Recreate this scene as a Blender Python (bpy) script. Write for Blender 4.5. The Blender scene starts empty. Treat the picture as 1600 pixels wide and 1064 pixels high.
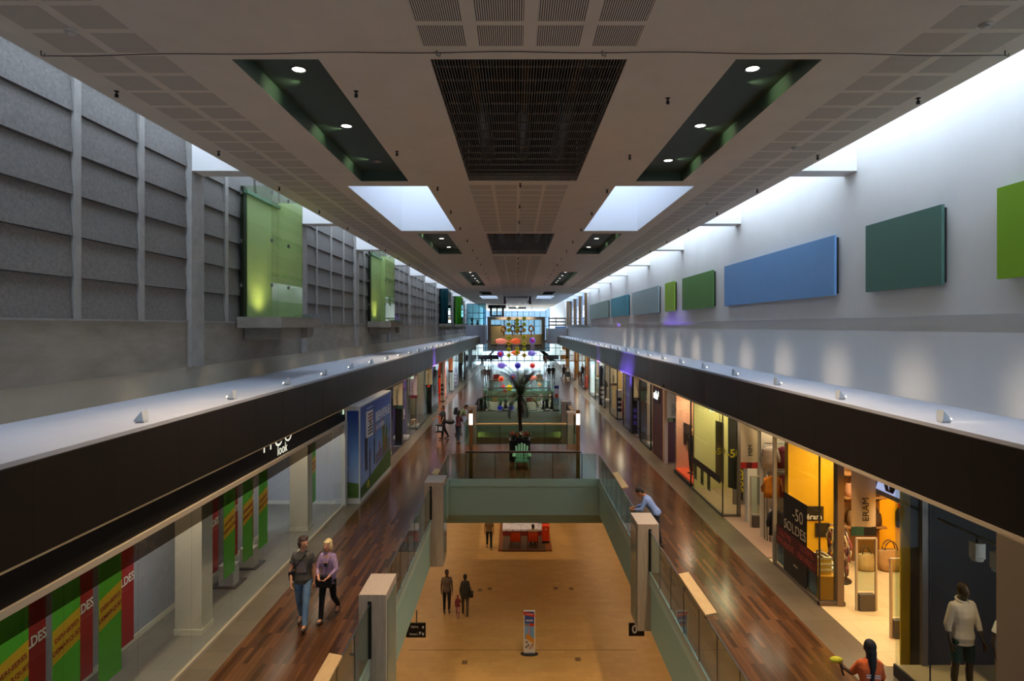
import bpy, bmesh, math, random
from mathutils import Vector, Matrix
random.seed(7)
SC = bpy.context.scene
COL = SC.collection
PI = math.pi
# ---------------------------------------------------------------- camera, world, exposure
F = 950.0                                  # focal length in pixels of the 1600 wide frame
CAMZ = 6.1; YE_ = 150.0
cd = bpy.data.cameras.new('camera'); cam = bpy.data.objects.new('camera', cd); COL.objects.link(cam)
cam.location = (0, 0, CAMZ); cam.rotation_euler = (PI/2, 0, 0)
cd.sensor_width = 36; cd.lens = 36*F/1600; cd.shift_x = -6/1600; cd.shift_y = -22/1600; cd.clip_end = 600
SC.camera = cam
SC.view_settings.view_transform = 'Standard'; SC.view_settings.look = 'None'
SC.view_settings.gamma = 1; SC.view_settings.use_curve_mapping = False
SC.view_settings.exposure = 0.0
SC.cycles.max_bounces = 9; SC.cycles.diffuse_bounces = 5; SC.cycles.glossy_bounces = 4
SC.cycles.transparent_max_bounces = 16; SC.cycles.sample_clamp_indirect = 4
SC.cycles.caustics_reflective = False; SC.cycles.caustics_refractive = False
W = bpy.data.worlds.new('sky'); SC.world = W; W.use_nodes = True
W.node_tree.nodes['Background'].inputs[0].default_value = (0.62, 0.76, 1.0, 1)
W.node_tree.nodes['Background'].inputs[1].default_value = 3.2

def area(name, loc, sx, sy, power, col, rot=(0, 0, 0), portal=False):
    l = bpy.data.lights.new(name, 'AREA'); l.shape = 'RECTANGLE'; l.size = sx; l.size_y = sy
    l.energy = power; l.color = col
    if portal: l.cycles.is_portal = True
    o = bpy.data.objects.new(name, l); COL.objects.link(o); o.location = loc; o.rotation_euler = rot
    return o
def spot(name, loc, target, power, col, ang, blend=.5, size=.04):
    l = bpy.data.lights.new(name, 'SPOT'); l.energy = power; l.color = col; l.spot_size = ang; l.spot_blend = blend; l.shadow_soft_size = size
    o = bpy.data.objects.new(name, l); COL.objects.link(o); o.location = loc
    o.rotation_euler = (Vector(target)-Vector(loc)).to_track_quat('-Z', 'Y').to_euler()
    return o
WARM = (1.0, .72, .42); WARM2 = (1.0, .82, .6); COOL = (.72, .83, 1.0); SKYC = (.66, .8, 1.0)
# daylight through the long roof slots, the square rooflights and the far glass front
for y0, y1 in ((-2, 28), (28, 60), (60, 104)):
    area('slot_daylight', (-7.46, (y0+y1)/2, 12.45), 1.3, y1-y0, 23*(y1-y0), SKYC)
    area('slot_daylight', (7.71, (y0+y1)/2, 12.45), 1.36, y1-y0, 25*(y1-y0), SKYC)
for x in (-3.5, 3.8):
    area('rooflight_daylight', (x, 20.5, 12.45), 2.2, 7.8, 1, COOL, portal=True)
area('far_front_daylight', (.15, YE_-.6, 6.2), 16, 12, 5200, COOL, (-PI/2, 0, 0))
for y in (110, 118, 128): area('entrance_fill', (.2, y, 9.8), 10, 3, 900, COOL)  # added fill without fixtures, brightens the floor behind the far doors
# lamps of the lower mall, fixed under the walkways
for y in (15, 23, 31, 39, 48):
    area('lower_mall_lamp', (-5.0, y, -1.79), 1.6, 5.5, 74, WARM)
    area('lower_mall_lamp', (5.6, y, -1.79), 1.6, 5.5, 74, WARM)

# ---------------------------------------------------------------- materials
def lin(h):
    if not isinstance(h, str): return tuple(h)
    h = h.lstrip('#'); r = []
    for i in (0, 2, 4):
        c = int(h[i:i+2], 16)/255
        r.append(c/12.92 if c <= .04045 else ((c+.055)/1.055)**2.4)
    return tuple(r)
_mc = {}
def M(c, rough=.5, metal=0.0, emit=0.0, spec=.5, sheen=0.0):
    key = (c, rough, metal, emit, spec)
    if key in _mc: return _mc[key]
    m = bpy.data.materials.new('paint'); m.use_nodes = True
    b = m.node_tree.nodes['Principled BSDF']; col = (*lin(c), 1)
    b.inputs['Base Color'].default_value = col; b.inputs['Roughness'].default_value = rough
    b.inputs['Metallic'].default_value = metal; b.inputs['Specular IOR Level'].default_value = spec
    if emit:
        b.inputs['Emission Color'].default_value = col; b.inputs['Emission Strength'].default_value = emit
    _mc[key] = m
    return m
def nodes(m):
    nt = m.node_tree
    def N(t, **kw):
        n = nt.nodes.new(t)
        for k, v in kw.items(): setattr(n, k, v)
        return n
    return nt, N, nt.links.new, nt.nodes['Principled BSDF']
def fresh(name, rough=.5, spec=.5):
    m = bpy.data.materials.new(name); m.use_nodes = True
    b = m.node_tree.nodes['Principled BSDF']; b.inputs['Roughness'].default_value = rough; b.inputs['Specular IOR Level'].default_value = spec
    return m
def MN(name, c1, c2, scale=4, rough=.7, bump=0.0, detail=6, stretch=(1, 1, 1), spec=.4, c3=None):
    """two colours mixed by noise (concrete, plaster, cloth, grain)"""
    m = fresh(name, rough, spec); nt, N, L, b = nodes(m)
    tc = N('ShaderNodeTexCoord'); mp = N('ShaderNodeMapping'); mp.inputs['Scale'].default_value = stretch
    no = N('ShaderNodeTexNoise'); no.inputs['Scale'].default_value = scale; no.inputs['Detail'].default_value = detail; no.inputs['Roughness'].default_value = .65
    cr = N('ShaderNodeValToRGB'); cr.color_ramp.elements[0].position = .32; cr.color_ramp.elements[1].position = .68
    cr.color_ramp.elements[0].color = (*lin(c1), 1); cr.color_ramp.elements[1].color = (*lin(c2), 1)
    L(tc.outputs['Object'], mp.inputs[0]); L(mp.outputs[0], no.inputs['Vector']); L(no.outputs[0], cr.inputs[0]); L(cr.outputs[0], b.inputs['Base Color'])
    if bump:
        bp = N('ShaderNodeBump'); bp.inputs['Strength'].default_value = bump; bp.inputs['Distance'].default_value = .01
        L(no.outputs[0], bp.inputs['Height']); L(bp.outputs[0], b.inputs['Normal'])
    return m
def brick(name, c1, c2, mortar, bw, bh, rot, rough, spec=.5, msize=.004, grain=0.0, bias=0.0, offset=.5):
    m = fresh(name, rough, spec); nt, N, L, b = nodes(m)
    tc = N('ShaderNodeTexCoord'); mp = N('ShaderNodeMapping'); mp.inputs['Rotation'].default_value = (0, 0, rot)
    br = N('ShaderNodeTexBrick'); br.offset = offset
    br.inputs['Color1'].default_value = (*lin(c1), 1); br.inputs['Color2'].default_value = (*lin(c2), 1); br.inputs['Mortar'].default_value = (*lin(mortar), 1)
    br.inputs['Scale'].default_value = 1; br.inputs['Mortar Size'].default_value = msize; br.inputs['Brick Width'].default_value = bw; br.inputs['Row Height'].default_value = bh
    br.inputs['Bias'].default_value = bias
    L(tc.outputs['Object'], mp.inputs[0]); L(mp.outputs[0], br.inputs['Vector'])
    no = N('ShaderNodeTexNoise'); no.inputs['Scale'].default_value = 3; no.inputs['Detail'].default_value = 5
    mp2 = N('ShaderNodeMapping'); mp2.inputs['Scale'].default_value = (8, .6, 1) if rot else (1, 1, 1)
    L(tc.outputs['Object'], mp2.inputs[0]); L(mp2.outputs[0], no.inputs['Vector'])
    mx = N('ShaderNodeMix', data_type='RGBA', blend_type='OVERLAY'); mx.inputs[0].default_value = grain
    L(br.outputs['Color'], mx.inputs[6]); L(no.outputs[0], mx.inputs[7]); L(mx.outputs[2], b.inputs['Base Color'])
    return m
def glass(name, tint, refl=1.0, rough=.0, f0=.06, k=.6):
    m = bpy.data.materials.new(name); m.use_nodes = True; nt = m.node_tree; nt.nodes.clear()
    out = nt.nodes.new('ShaderNodeOutputMaterial'); mix = nt.nodes.new('ShaderNodeMixShader')
    tr = nt.nodes.new('ShaderNodeBsdfTransparent'); tr.inputs[0].default_value = (*lin(tint), 1)
    gl = nt.nodes.new('ShaderNodeBsdfGlossy'); gl.inputs['Roughness'].default_value = rough; gl.inputs[0].default_value = (.95*refl, .95*refl, .95*refl, 1)
    L = nt.links.new                                   # thin pane: the same mirror share from both faces
    lw = nt.nodes.new('ShaderNodeLayerWeight'); lw.inputs[0].default_value = .5
    pw = nt.nodes.new('ShaderNodeMath'); pw.operation = 'POWER'; pw.inputs[1].default_value = 4.0
    ml = nt.nodes.new('ShaderNodeMath'); ml.operation = 'MULTIPLY_ADD'; ml.inputs[1].default_value = k; ml.inputs[2].default_value = f0*.5
    L(lw.outputs['Facing'], pw.inputs[0]); L(pw.outputs[0], ml.inputs[0]); L(ml.outputs[0], mix.inputs[0]); L(tr.outputs[0], mix.inputs[1]); L(gl.outputs[0], mix.inputs[2]); L(mix.outputs[0], out.inputs[0])
    return m
def frosted(name, col, trans=.5):
    m = bpy.data.materials.new(name); m.use_nodes = True; nt = m.node_tree; nt.nodes.clear()
    out = nt.nodes.new('ShaderNodeOutputMaterial'); mix = nt.nodes.new('ShaderNodeMixShader'); mix.inputs[0].default_value = trans
    d = nt.nodes.new('ShaderNodeBsdfDiffuse'); t = nt.nodes.new('ShaderNodeBsdfTranslucent')
    d.inputs[0].default_value = t.inputs[0].default_value = (*lin(col), 1)
    L = nt.links.new
    L(d.outputs[0], mix.inputs[1]); L(t.outputs[0], mix.inputs[2]); L(mix.outputs[0], out.inputs[0])
    return m
def dots(name, base, hole, pitch, rad, rough=.8, lines=False):
    """perforated board: round holes (or long slots along Y) in a plaster board"""
    m = fresh(name, rough, .2); nt, N, L, b = nodes(m)
    tc = N('ShaderNodeTexCoord'); sp = N('ShaderNodeSeparateXYZ'); L(tc.outputs['Object'], sp.inputs[0])
    def fr(o):
        a = N('ShaderNodeMath', operation='DIVIDE'); a.inputs[1].default_value = pitch; L(o, a.inputs[0])
        f = N('ShaderNodeMath', operation='FRACT'); L(a.outputs[0], f.inputs[0])
        s = N('ShaderNodeMath', operation='SUBTRACT'); s.inputs[1].default_value = .5; L(f.outputs[0], s.inputs[0])
        p = N('ShaderNodeMath', operation='POWER'); p.inputs[1].default_value = 2; 
        q = N('ShaderNodeMath', operation='ABSOLUTE'); L(s.outputs[0], q.inputs[0]); L(q.outputs[0], p.inputs[0])
        return p.outputs[0]
    x = fr(sp.outputs[0])
    if lines: tot = x
    else:
        ad = N('ShaderNodeMath', operation='ADD'); L(x, ad.inputs[0]); L(fr(sp.outputs[1]), ad.inputs[1]); tot = ad.outputs[0]
    lt = N('ShaderNodeMath', operation='LESS_THAN'); lt.inputs[1].default_value = rad*rad; L(tot, lt.inputs[0])
    mx = N('ShaderNodeMix', data_type='RGBA'); mx.inputs[6].default_value = (*lin(base), 1); mx.inputs[7].default_value = (*lin(hole), 1)
    L(lt.outputs[0], mx.inputs[0]); L(mx.outputs[2], b.inputs['Base Color'])
    return m
def checker(name, c1, c2, scale, rough=.5, c3=None):
    m = fresh(name, rough); nt, N, L, b = nodes(m)
    tc = N('ShaderNodeTexCoord'); ch = N('ShaderNodeTexChecker'); ch.inputs['Scale'].default_value = scale
    ch.inputs['Color1'].default_value = (*lin(c1), 1); ch.inputs['Color2'].default_value = (*lin(c2), 1)
    mp = N('ShaderNodeMapping'); mp.inputs['Location'].default_value = (.013, .017, .011)
    L(tc.outputs['Object'], mp.inputs[0]); L(mp.outputs[0], ch.inputs[0]); L(ch.outputs[0], b.inputs['Base Color'])
    return m

# ---------------------------------------------------------------- mesh builder
_txt = {}
def text_data(s, bold):
    if (s, bold) in _txt: return _txt[(s, bold)]
    c = bpy.data.curves.new('lettering', 'FONT'); c.body = s; c.size = 1; c.align_x = 'CENTER'; c.align_y = 'CENTER'; c.extrude = .01; c.resolution_u = 3
    c.offset = bold
    o = bpy.data.objects.new('lettering', c); COL.objects.link(o); bpy.context.view_layer.update()
    me = bpy.data.meshes.new_from_object(o.evaluated_get(bpy.context.evaluated_depsgraph_get()))
    vs = [v.co.copy() for v in me.vertices]; fs = [tuple(p.vertices) for p in me.polygons]
    bpy.data.objects.remove(o); bpy.data.curves.remove(c); bpy.data.meshes.remove(me)
    _txt[(s, bold)] = (vs, fs)
    return vs, fs
class MB:
    def __init__(s): s.v = []; s.f = []; s.mi = []; s.mats = []; s.sm = []
    def m(s, mat):
        if mat not in s.mats: s.mats.append(mat)
        return s.mats.index(mat)
    def add(s, vs, fs, mat, smooth=False):
        o = len(s.v); k = s.m(mat); s.v += [tuple(p) for p in vs]
        for f in fs: s.f.append(tuple(i+o for i in f)); s.mi.append(k); s.sm.append(smooth)
        return s
    def box(s, x0, x1, y0, y1, z0, z1, mat):
        if x0 > x1: x0, x1 = x1, x0
        if y0 > y1: y0, y1 = y1, y0
        if z0 > z1: z0, z1 = z1, z0
        v = [(x0, y0, z0), (x1, y0, z0), (x1, y1, z0), (x0, y1, z0), (x0, y0, z1), (x1, y0, z1), (x1, y1, z1), (x0, y1, z1)]
        return s.add(v, [(0, 3, 2, 1), (4, 5, 6, 7), (0, 1, 5, 4), (1, 2, 6, 5), (2, 3, 7, 6), (3, 0, 4, 7)], mat)
    def poly(s, pts, mat): return s.add(pts, [tuple(range(len(pts)))], mat)
    def prism(s, pts, ext, mat):
        n = len(pts); e = Vector(ext); v = [Vector(p) for p in pts]; v += [p+e for p in v]
        fs = [tuple(range(n))[::-1], tuple(range(n, 2*n))]+[(i, (i+1) % n, n+(i+1) % n, n+i) for i in range(n)]
        return s.add(v, fs, mat)
    def tube(s, path, r, mat, n=8, smooth=True):
        path = [Vector(p) for p in path]; rs = r if isinstance(r, (list, tuple)) else [r]*len(path); vs = []; fs = []
        for i, p in enumerate(path):
            d = (path[min(i+1, len(path)-1)]-path[max(i-1, 0)]).normalized()
            a = d.cross(Vector((0, 0, 1)) if abs(d.z) < .95 else Vector((1, 0, 0))).normalized(); b = d.cross(a)
            for j in range(n):
                t = 2*PI*j/n; vs.append(p+(a*math.cos(t)+b*math.sin(t))*rs[i])
        for i in range(len(path)-1):
            for j in range(n): fs.append((i*n+j, i*n+(j+1) % n, (i+1)*n+(j+1) % n, (i+1)*n+j))
        fs.append(tuple(range(n))[::-1]); fs.append(tuple(range((len(path)-1)*n, len(path)*n)))
        return s.add(vs, fs, mat, smooth)
    def lathe(s, prof, c, mat, n=16, axis='z', smooth=True, cap=True):
        c = Vector(c); vs = []; fs = []
        for r, h in prof:
            for j in range(n):
                t = 2*PI*j/n; a, b = r*math.cos(t), r*math.sin(t)
                vs.append(c+Vector((a, b, h) if axis == 'z' else (a, h, b) if axis == 'y' else (h, a, b)))
        for i in range(len(prof)-1):
            for j in range(n): fs.append((i*n+j, i*n+(j+1) % n, (i+1)*n+(j+1) % n, (i+1)*n+j))
        if cap: fs.append(tuple(range(n))[::-1]); fs.append(tuple(range((len(prof)-1)*n, len(prof)*n)))
        return s.add(vs, fs, mat, smooth)
    def ball(s, c, r, mat, n=12, k=8):
        if not isinstance(r, (tuple, list)): r = (r, r, r)
        c = Vector(c); vs = []; fs = []
        for i in range(1, k):
            ph = PI*i/k
            for j in range(n):
                t = 2*PI*j/n; vs.append(c+Vector((r[0]*math.sin(ph)*math.cos(t), r[1]*math.sin(ph)*math.sin(t), r[2]*math.cos(ph))))
        a = len(vs); vs += [c+Vector((0, 0, r[2])), c-Vector((0, 0, r[2]))]
        for i in range(k-2):
            for j in range(n): fs.append((i*n+j, (i+1)*n+j, (i+1)*n+(j+1) % n, i*n+(j+1) % n))
        for j in range(n): fs.append((a, j, (j+1) % n)); fs.append((a+1, (k-2)*n+(j+1) % n, (k-2)*n+j))
        return s.add(vs, fs, mat, True)
    def text(s, t, size, org, right, up, mat, bold=0.0, sx=1.0):
        vs, fs = text_data(t, bold); r = Vector(right).normalized(); u = Vector(up).normalized(); n = r.cross(u); o = Vector(org)
        return s.add([o+r*(v.x*size*sx)+u*(v.y*size)+n*(v.z*.25) for v in vs], fs, mat)
    def build(s, name, parent=None, loc=None, world=False, bevel=0, kind=None, fix=False):
        me = bpy.data.meshes.new(name)
        off = parent.location if (world and parent is not None) else (Vector(loc) if world and loc else Vector((0, 0, 0)))
        me.from_pydata([Vector(v)-off for v in s.v], [], s.f); me.update()
        for m in s.mats: me.materials.append(m)
        me.polygons.foreach_set('material_index', s.mi); me.polygons.foreach_set('use_smooth', s.sm)
        if fix:
            b = bmesh.new(); b.from_mesh(me); bmesh.ops.recalc_face_normals(b, faces=b.faces); b.to_mesh(me); b.free()
        o = bpy.data.objects.new(name, me); COL.objects.link(o)
        if parent: o.parent = parent
        if loc: o.location = loc
        if bevel:
            bm = o.modifiers.new('edge', 'BEVEL'); bm.width = bevel; bm.segments = 2; bm.limit_method = 'ANGLE'
        if kind: o['kind'] = kind
        return o
def tag(o, label, cat, group=None, kind=None):
    o['label'] = label; o['category'] = cat
    if group: o['group'] = group
    if kind: o['kind'] = kind
    return o
def thing(name, label, cat, loc=(0, 0, 0), rz=0, group=None):
    o = bpy.data.objects.new(name, None); COL.objects.link(o); o.location = loc; o.rotation_euler = (0, 0, rz); o.empty_display_size = .1
    return tag(o, label, cat, group)
def dup(root, loc, rz=0, label=None, group=None):
    r = root.copy(); COL.objects.link(r); r.location = loc; r.rotation_euler = (0, 0, rz)
    if label: r['label'] = label
    if group: r['group'] = group
    for ch in list(root.children):
        c = ch.copy(); COL.objects.link(c); c.parent = r
        for g in list(ch.children):
            d = g.copy(); COL.objects.link(d); d.parent = c
    return r
def struct(mb, name, label=None, bevel=0, fix=False):
    o = mb.build(name, bevel=bevel, kind='structure', fix=fix)
    if label: o['label'] = label
    return o
_tn = [0]
def trim(mb, label, bevel=0):
    _tn[0] += 1
    return struct(mb, 'trim_%d' % _tn[0], label, bevel)
_wn = [0]
def window_name():
    _wn[0] += 1
    return 'window_%d' % _wn[0]
def P(x, y, D): return Vector(((x-806)*D/F, D, CAMZ-(y-510)*D/F))
def plate(mb, x0, x1, y0, y1, z0, z1, holes, mat, top=None, side=None):
    xs = sorted({x0, x1, *[h[0] for h in holes], *[h[1] for h in holes]}); ys = sorted({y0, y1, *[h[2] for h in holes], *[h[3] for h in holes]})
    for i in range(len(xs)-1):
        for j in range(len(ys)-1):
            a, b, c, d = xs[i], xs[i+1], ys[j], ys[j+1]; cx, cy = (a+b)/2, (c+d)/2
            if any(h[0] < cx < h[1] and h[2] < cy < h[3] for h in holes): continue
            mb.poly([(a, c, z0), (a, d, z0), (b, d, z0), (b, c, z0)], mat); mb.poly([(a, c, z1), (b, c, z1), (b, d, z1), (a, d, z1)], top or mat)
    for (a, b, c, d), sg in [((x0, x1, y0, y1), 1)]+[(h, -1) for h in holes]:
        for q in ([(a, c), (b, c)], [(b, c), (b, d)], [(b, d), (a, d)], [(a, d), (a, c)]):
            (p0, p1) = q if sg > 0 else q[::-1]
            mb.poly([(*p0, z0), (*p1, z0), (*p1, z1), (*p0, z1)], side or mat)
# ---------------------------------------------------------------- shared dimensions
ZC = 9.93                                   # ceiling
CXL, CXR = -6.8, 7.02                       # ceiling edges, daylight slots beyond them
WL, WR = -8.13, 8.40                        # upper walls
FL, FR = -5.75, 6.60                        # fascias over the shop fronts
ZS, ZF = 4.56, 3.35                         # top of the shelf, foot of the fascia
VL, VR = -2.69, 3.34                        # voids
VOIDS = [(6.0, 24.35), (31.5, 43.6), (50.0, 57.5)]
ZL = -6.0                                   # lower floor
YE = 150.0                                  # far glass front
BEAMS = [14.95+7.7*k for k in range(11)]
# surfaces
m_ceil = MN('ceiling plaster', '#d8ceba', '#e0d6c2', 1.2, .85)
m_perf = dots('perforated plaster', '#d2c8b5', '#6a6458', .024, .27)
m_slot = dots('slotted plaster', '#d6ccb9', '#3a3833', .028, .21, lines=True)
m_white = MN('white wall plaster', '#e2e1de', '#e8e7e4', .7, .75)
m_shaft = M('#eef0f2', .7)
m_conc = MN('concrete cladding board', '#66635f', '#7f7b75', 16, .9, .5, 12)
m_conc2 = MN('smooth concrete', '#80796c', '#9a9284', 1.6, .85, .15, 8, (1, .5, 1.6))
m_pil = MN('concrete pilaster', '#8d8a85', '#a19d96', 2.5, .85, .1, 8)
m_plaster = MN('beige plaster', '#aaa08c', '#b3aa96', .8, .85)
m_shelf = MN('pale shelf paint', '#a4a8b1', '#adb1ba', .8, .55)
m_fascia = MN('dark bronze panel', '#17110d', '#1c1511', .4, .42, 0, 3, spec=.3)
m_joint = M('#070605', .8)
m_gold = M('#e8c68c', .5)
m_beige = M('#b5a48a', .6)
m_wood = brick('jatoba floor boards', '#412918', '#684429', '#20140c', 1.1, .09, PI/2, .17, .22, .0015, .3, -.1)
m_tile = brick('grey floor tile', '#5d5242', '#675c4a', '#3b3328', .9, .6, 0, .32, .45, .004, .15)
m_lower = brick('ochre stone floor', '#ad8447', '#b68d50', '#9c743e', .6, .3, 0, .42, .4, .0025, .12)
m_green = M('#93b0a1', .6)
m_green2 = M('#8a9c80', .65)
m_pwood = MN('pale limed oak', '#a3927f', '#b8a896', 3, .5, .03, 8, (9, 9, .8))
m_glass = glass('clear glass', '#e9f2ee')
m_rail = glass('railing glass', '#dfeee8')
m_shopglass = glass('shop glass', '#f2f5f2', k=.3, f0=.03)
m_black = M('#0b0a0a', .45)
m_steel = M('#8b8884', .35, .8)
m_dark = M('#1a1817', .5)

# ---------------------------------------------------------------- floors
b = MB()
plate(b, -5.3, 5.92, -3, 107.5, -.12, 0, [(VL, VR, a, c) for a, c in VOIDS], m_wood)
plate(b, -5.84, -5.3, -3, YE, -.12, 0, [], m_tile); plate(b, 5.92, 7.08, -3, YE, -.12, 0, [], m_tile)
struct(b, 'floor', 'glossy dark wood walkway boards with grey tile borders')
b = MB(); b.box(-8, 8.3, -3, 62, ZL-.1, ZL, m_lower)
b.box(-4, 4.5, 22.72, 22.75, ZL, ZL+.002, M('#6e4d27', .7))
struct(b, 'floor_lower', 'ochre stone floor of the lower mall')
b = MB(); b.box(-8.1, -8, -3, 62, ZL, -1.6, m_plaster); struct(b, 'wall_lower_left')
b = MB(); b.box(8.3, 8.4, -3, 62, ZL, -1.6, m_plaster); struct(b, 'wall_lower_right')
b = MB(); b.box(-8, 8.3, 62, 62.1, ZL, -1.6, m_plaster); struct(b, 'wall_lower_end')
b = MB(); plate(b, -8, 8.3, -3, 62, -1.75, -1.62, [(VL-.9, VR+.9, a-.8, c+.8) for a, c in VOIDS], m_ceil)
struct(b, 'ceiling_lower', 'ceiling under the walkways')
m_lip = M('#9dbdb2', .35)
for a, c in VOIDS:
    b = MB()
    b.box(VL-.22, VL, a, c, -1.46, -.13, m_green); b.box(VR, VR+.22, a, c, -1.46, -.13, m_green)
    b.box(VL-.22, VR+.22, c, c+.22, -1.46, -.13, m_green); b.box(VL-.22, VR+.22, a-.22, a, -1.46, -.13, m_green)
    b.box(VL-.22, VL+.025, a, c, -.3, -.001, m_lip); b.box(VR-.025, VR+.22, a, c, -.3, -.001, m_lip); b.box(VL+.025, VR-.025, c-.025, c+.22, -.3, -.001, m_lip); b.box(VL, VR, a-.22, a+.025, -.3, -.001, m_lip)
    trim(b, 'grey green edge beam around an opening in the walkway')
    b = MB(); b.box(VL-.9, VR+.9, c+.7, c+.9, -2.0, -1.46, m_green2); b.box(VL-.9, VL-.7, a, c+.7, -1.9, -1.46, m_green2); b.box(VR+.7, VR+.9, a, c+.7, -1.9, -1.46, m_green2)
    trim(b, 'olive bulkhead set back under the bridge edge')

# ---------------------------------------------------------------- ceiling
REC = [(8.72, 16.05), (25.1, 32.2), (42.8, 57.0), (66.5, 73.5)]
SKY = [(16.6, 24.4), (75.8, 84.0)]
GRI = [(8.72, 16.0), (25.1, 32.2), (76.8, 83.5)]
RX = [(-4.08, -2.83), (3.16, 4.40)]; SX = [(-4.6, -2.41), (2.72, 4.88)]; GX = (-1.23, 1.6)
holes = [(*x, *y) for x in RX for y in REC]+[(*x, *y) for x in SX for y in SKY]+[(*GX, *y) for y in GRI]
b = MB(); plate(b, CXL, CXR, -3, YE, ZC, ZC+.2, holes, m_ceil)
b.box(CXL, CXL+.12, -3, YE, ZC+.2, 12.5, m_white); b.box(CXR-.12, CXR, -3, YE, ZC+.2, 12.5, m_white)
struct(b, 'ceiling', 'suspended plaster ceiling with dark coffers, grilles and rooflights')
b = MB(); plate(b, CXL, CXR, -3, YE, 12.5, 12.7, [(*x, *y) for x in SX for y in SKY], m_white); struct(b, 'roof', 'roof deck over the ceiling')
b = MB()
for (x0, x1) in SX:
    for (y0, y1) in SKY:
        b.box(x0-.08, x0+.004, y0-.08, y1+.08, ZC+.01, 12.5, m_shaft); b.box(x1-.004, x1+.08, y0-.08, y1+.08, ZC+.01, 12.5, m_shaft)
        b.box(x0+.004, x1-.004, y0-.08, y0+.004, ZC+.01, 12.5, m_shaft); b.box(x0+.004, x1-.004, y1-.004, y1+.08, ZC+.01, 12.5, m_shaft)
trim(b, 'white shafts of the rooflights')
m_cof = M('#4a5e51', .55); m_cofd = M('#3c4e44', .6)
b = MB()
for (x0, x1) in RX:
    for (y0, y1) in REC:
        e = .003; z1 = ZC+.27
        b.box(x0-.05, x1+.05, y0-.05, y1+.05, z1, z1+.04, m_cofd)
        b.box(x0-.05, x0+e, y0-.05, y1+.05, ZC+.004, z1, m_cof); b.box(x1-e, x1+.05, y0-.05, y1+.05, ZC+.004, z1, m_cof)
        b.box(x0+e, x1-e, y0-.05, y0+e, ZC+.004, z1, m_cof); b.box(x0+e, x1-e, y1-e, y1+.05, ZC+.004, z1, m_cof)
trim(b, 'dark green coffers in the ceiling')
# perforated fields of the ceiling
b = MB(); z = ZC-.003
def field(x0, x1, y0, y1, m): b.poly([(x0, y0, z), (x0, y1, z), (x1, y1, z), (x1, y0, z)], m)
pit = .677; k = 0; y = 5.9
while y < 60:
    for x0, x1 in ((-6.32, -5.71), (-5.57, -4.97), (5.31, 5.9), (6.05, 6.63)): field(x0, x1, y, y+.57, m_perf)
    y += pit
yy = 8.3
for r in range(6):
    for x0 in (-1.27, -.5, .27, 1.04): field(x0, x0+.6, yy-.57-r*pit, yy-r*pit, m_slot)
y = 16.45
while y < 24.3:
    for x0 in (-1.27, -.58, .12, .82): field(x0, x0+.6, y, y+.57, m_perf)
    y += pit
y = 33
while y < 60:
    for x0 in (-1.27, -.58, .12, .82): field(x0, x0+.6, y, y+.57, m_perf)
    y += pit
trim(b, 'perforated acoustic panels in the ceiling')
# louvred ventilation grilles
m_lou = M('#77726b', .5, .3); m_void = M('#0c0b0a', .9)
for i, (y0, y1) in enumerate(GRI):
    t = thing('ceiling_grille', ['long black louvred ceiling grille nearest the camera', 'black louvred ceiling grille beyond the first pair of rooflights', 'small far black ceiling grille above the hanging lamp rig'][i], 'ceiling grille', ((GX[0]+GX[1])/2, (y0+y1)/2, ZC))
    g = MB(); n = 66 if i == 0 else 44
    for k in range(n+1):
        x = GX[0]+.005+(GX[1]-GX[0]-.01)*k/n; g.box(x-.0045, x+.0045, y0+.01, y1-.01, ZC+.002, ZC+.035, m_lou)
    g.build('slats', t, world=True)
    g = MB(); k = y0+.35
    while k < y1-.1: g.box(GX[0]+.01, GX[1]-.01, k-.015, k+.015, ZC+.036, ZC+.06, m_lou); k += .5 if i == 0 else .6
    g.build('crossbars', t, world=True)
    g = MB(); g.box(GX[0]-.1, GX[1]+.1, y0-.1, y1+.1, ZC+1.1, ZC+1.14, m_void)
    for (a, c, d, e) in ((GX[0]-.1, GX[0]-.02, y0-.1, y1+.1), (GX[1]+.02, GX[1]+.1, y0-.1, y1+.1), (GX[0], GX[1], y0-.1, y0-.02), (GX[0], GX[1], y1+.02, y1+.1)): g.box(a, c, d, e, ZC+.21, ZC+1.1, m_void)
    for k in range(3): g.tube([(GX[0]+.5+k*.9, y0, ZC+.7), (GX[0]+.5+k*.9, y1, ZC+.7)], .18, m_black, 10)
    g.build('plenum_box', t, world=True)

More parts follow.
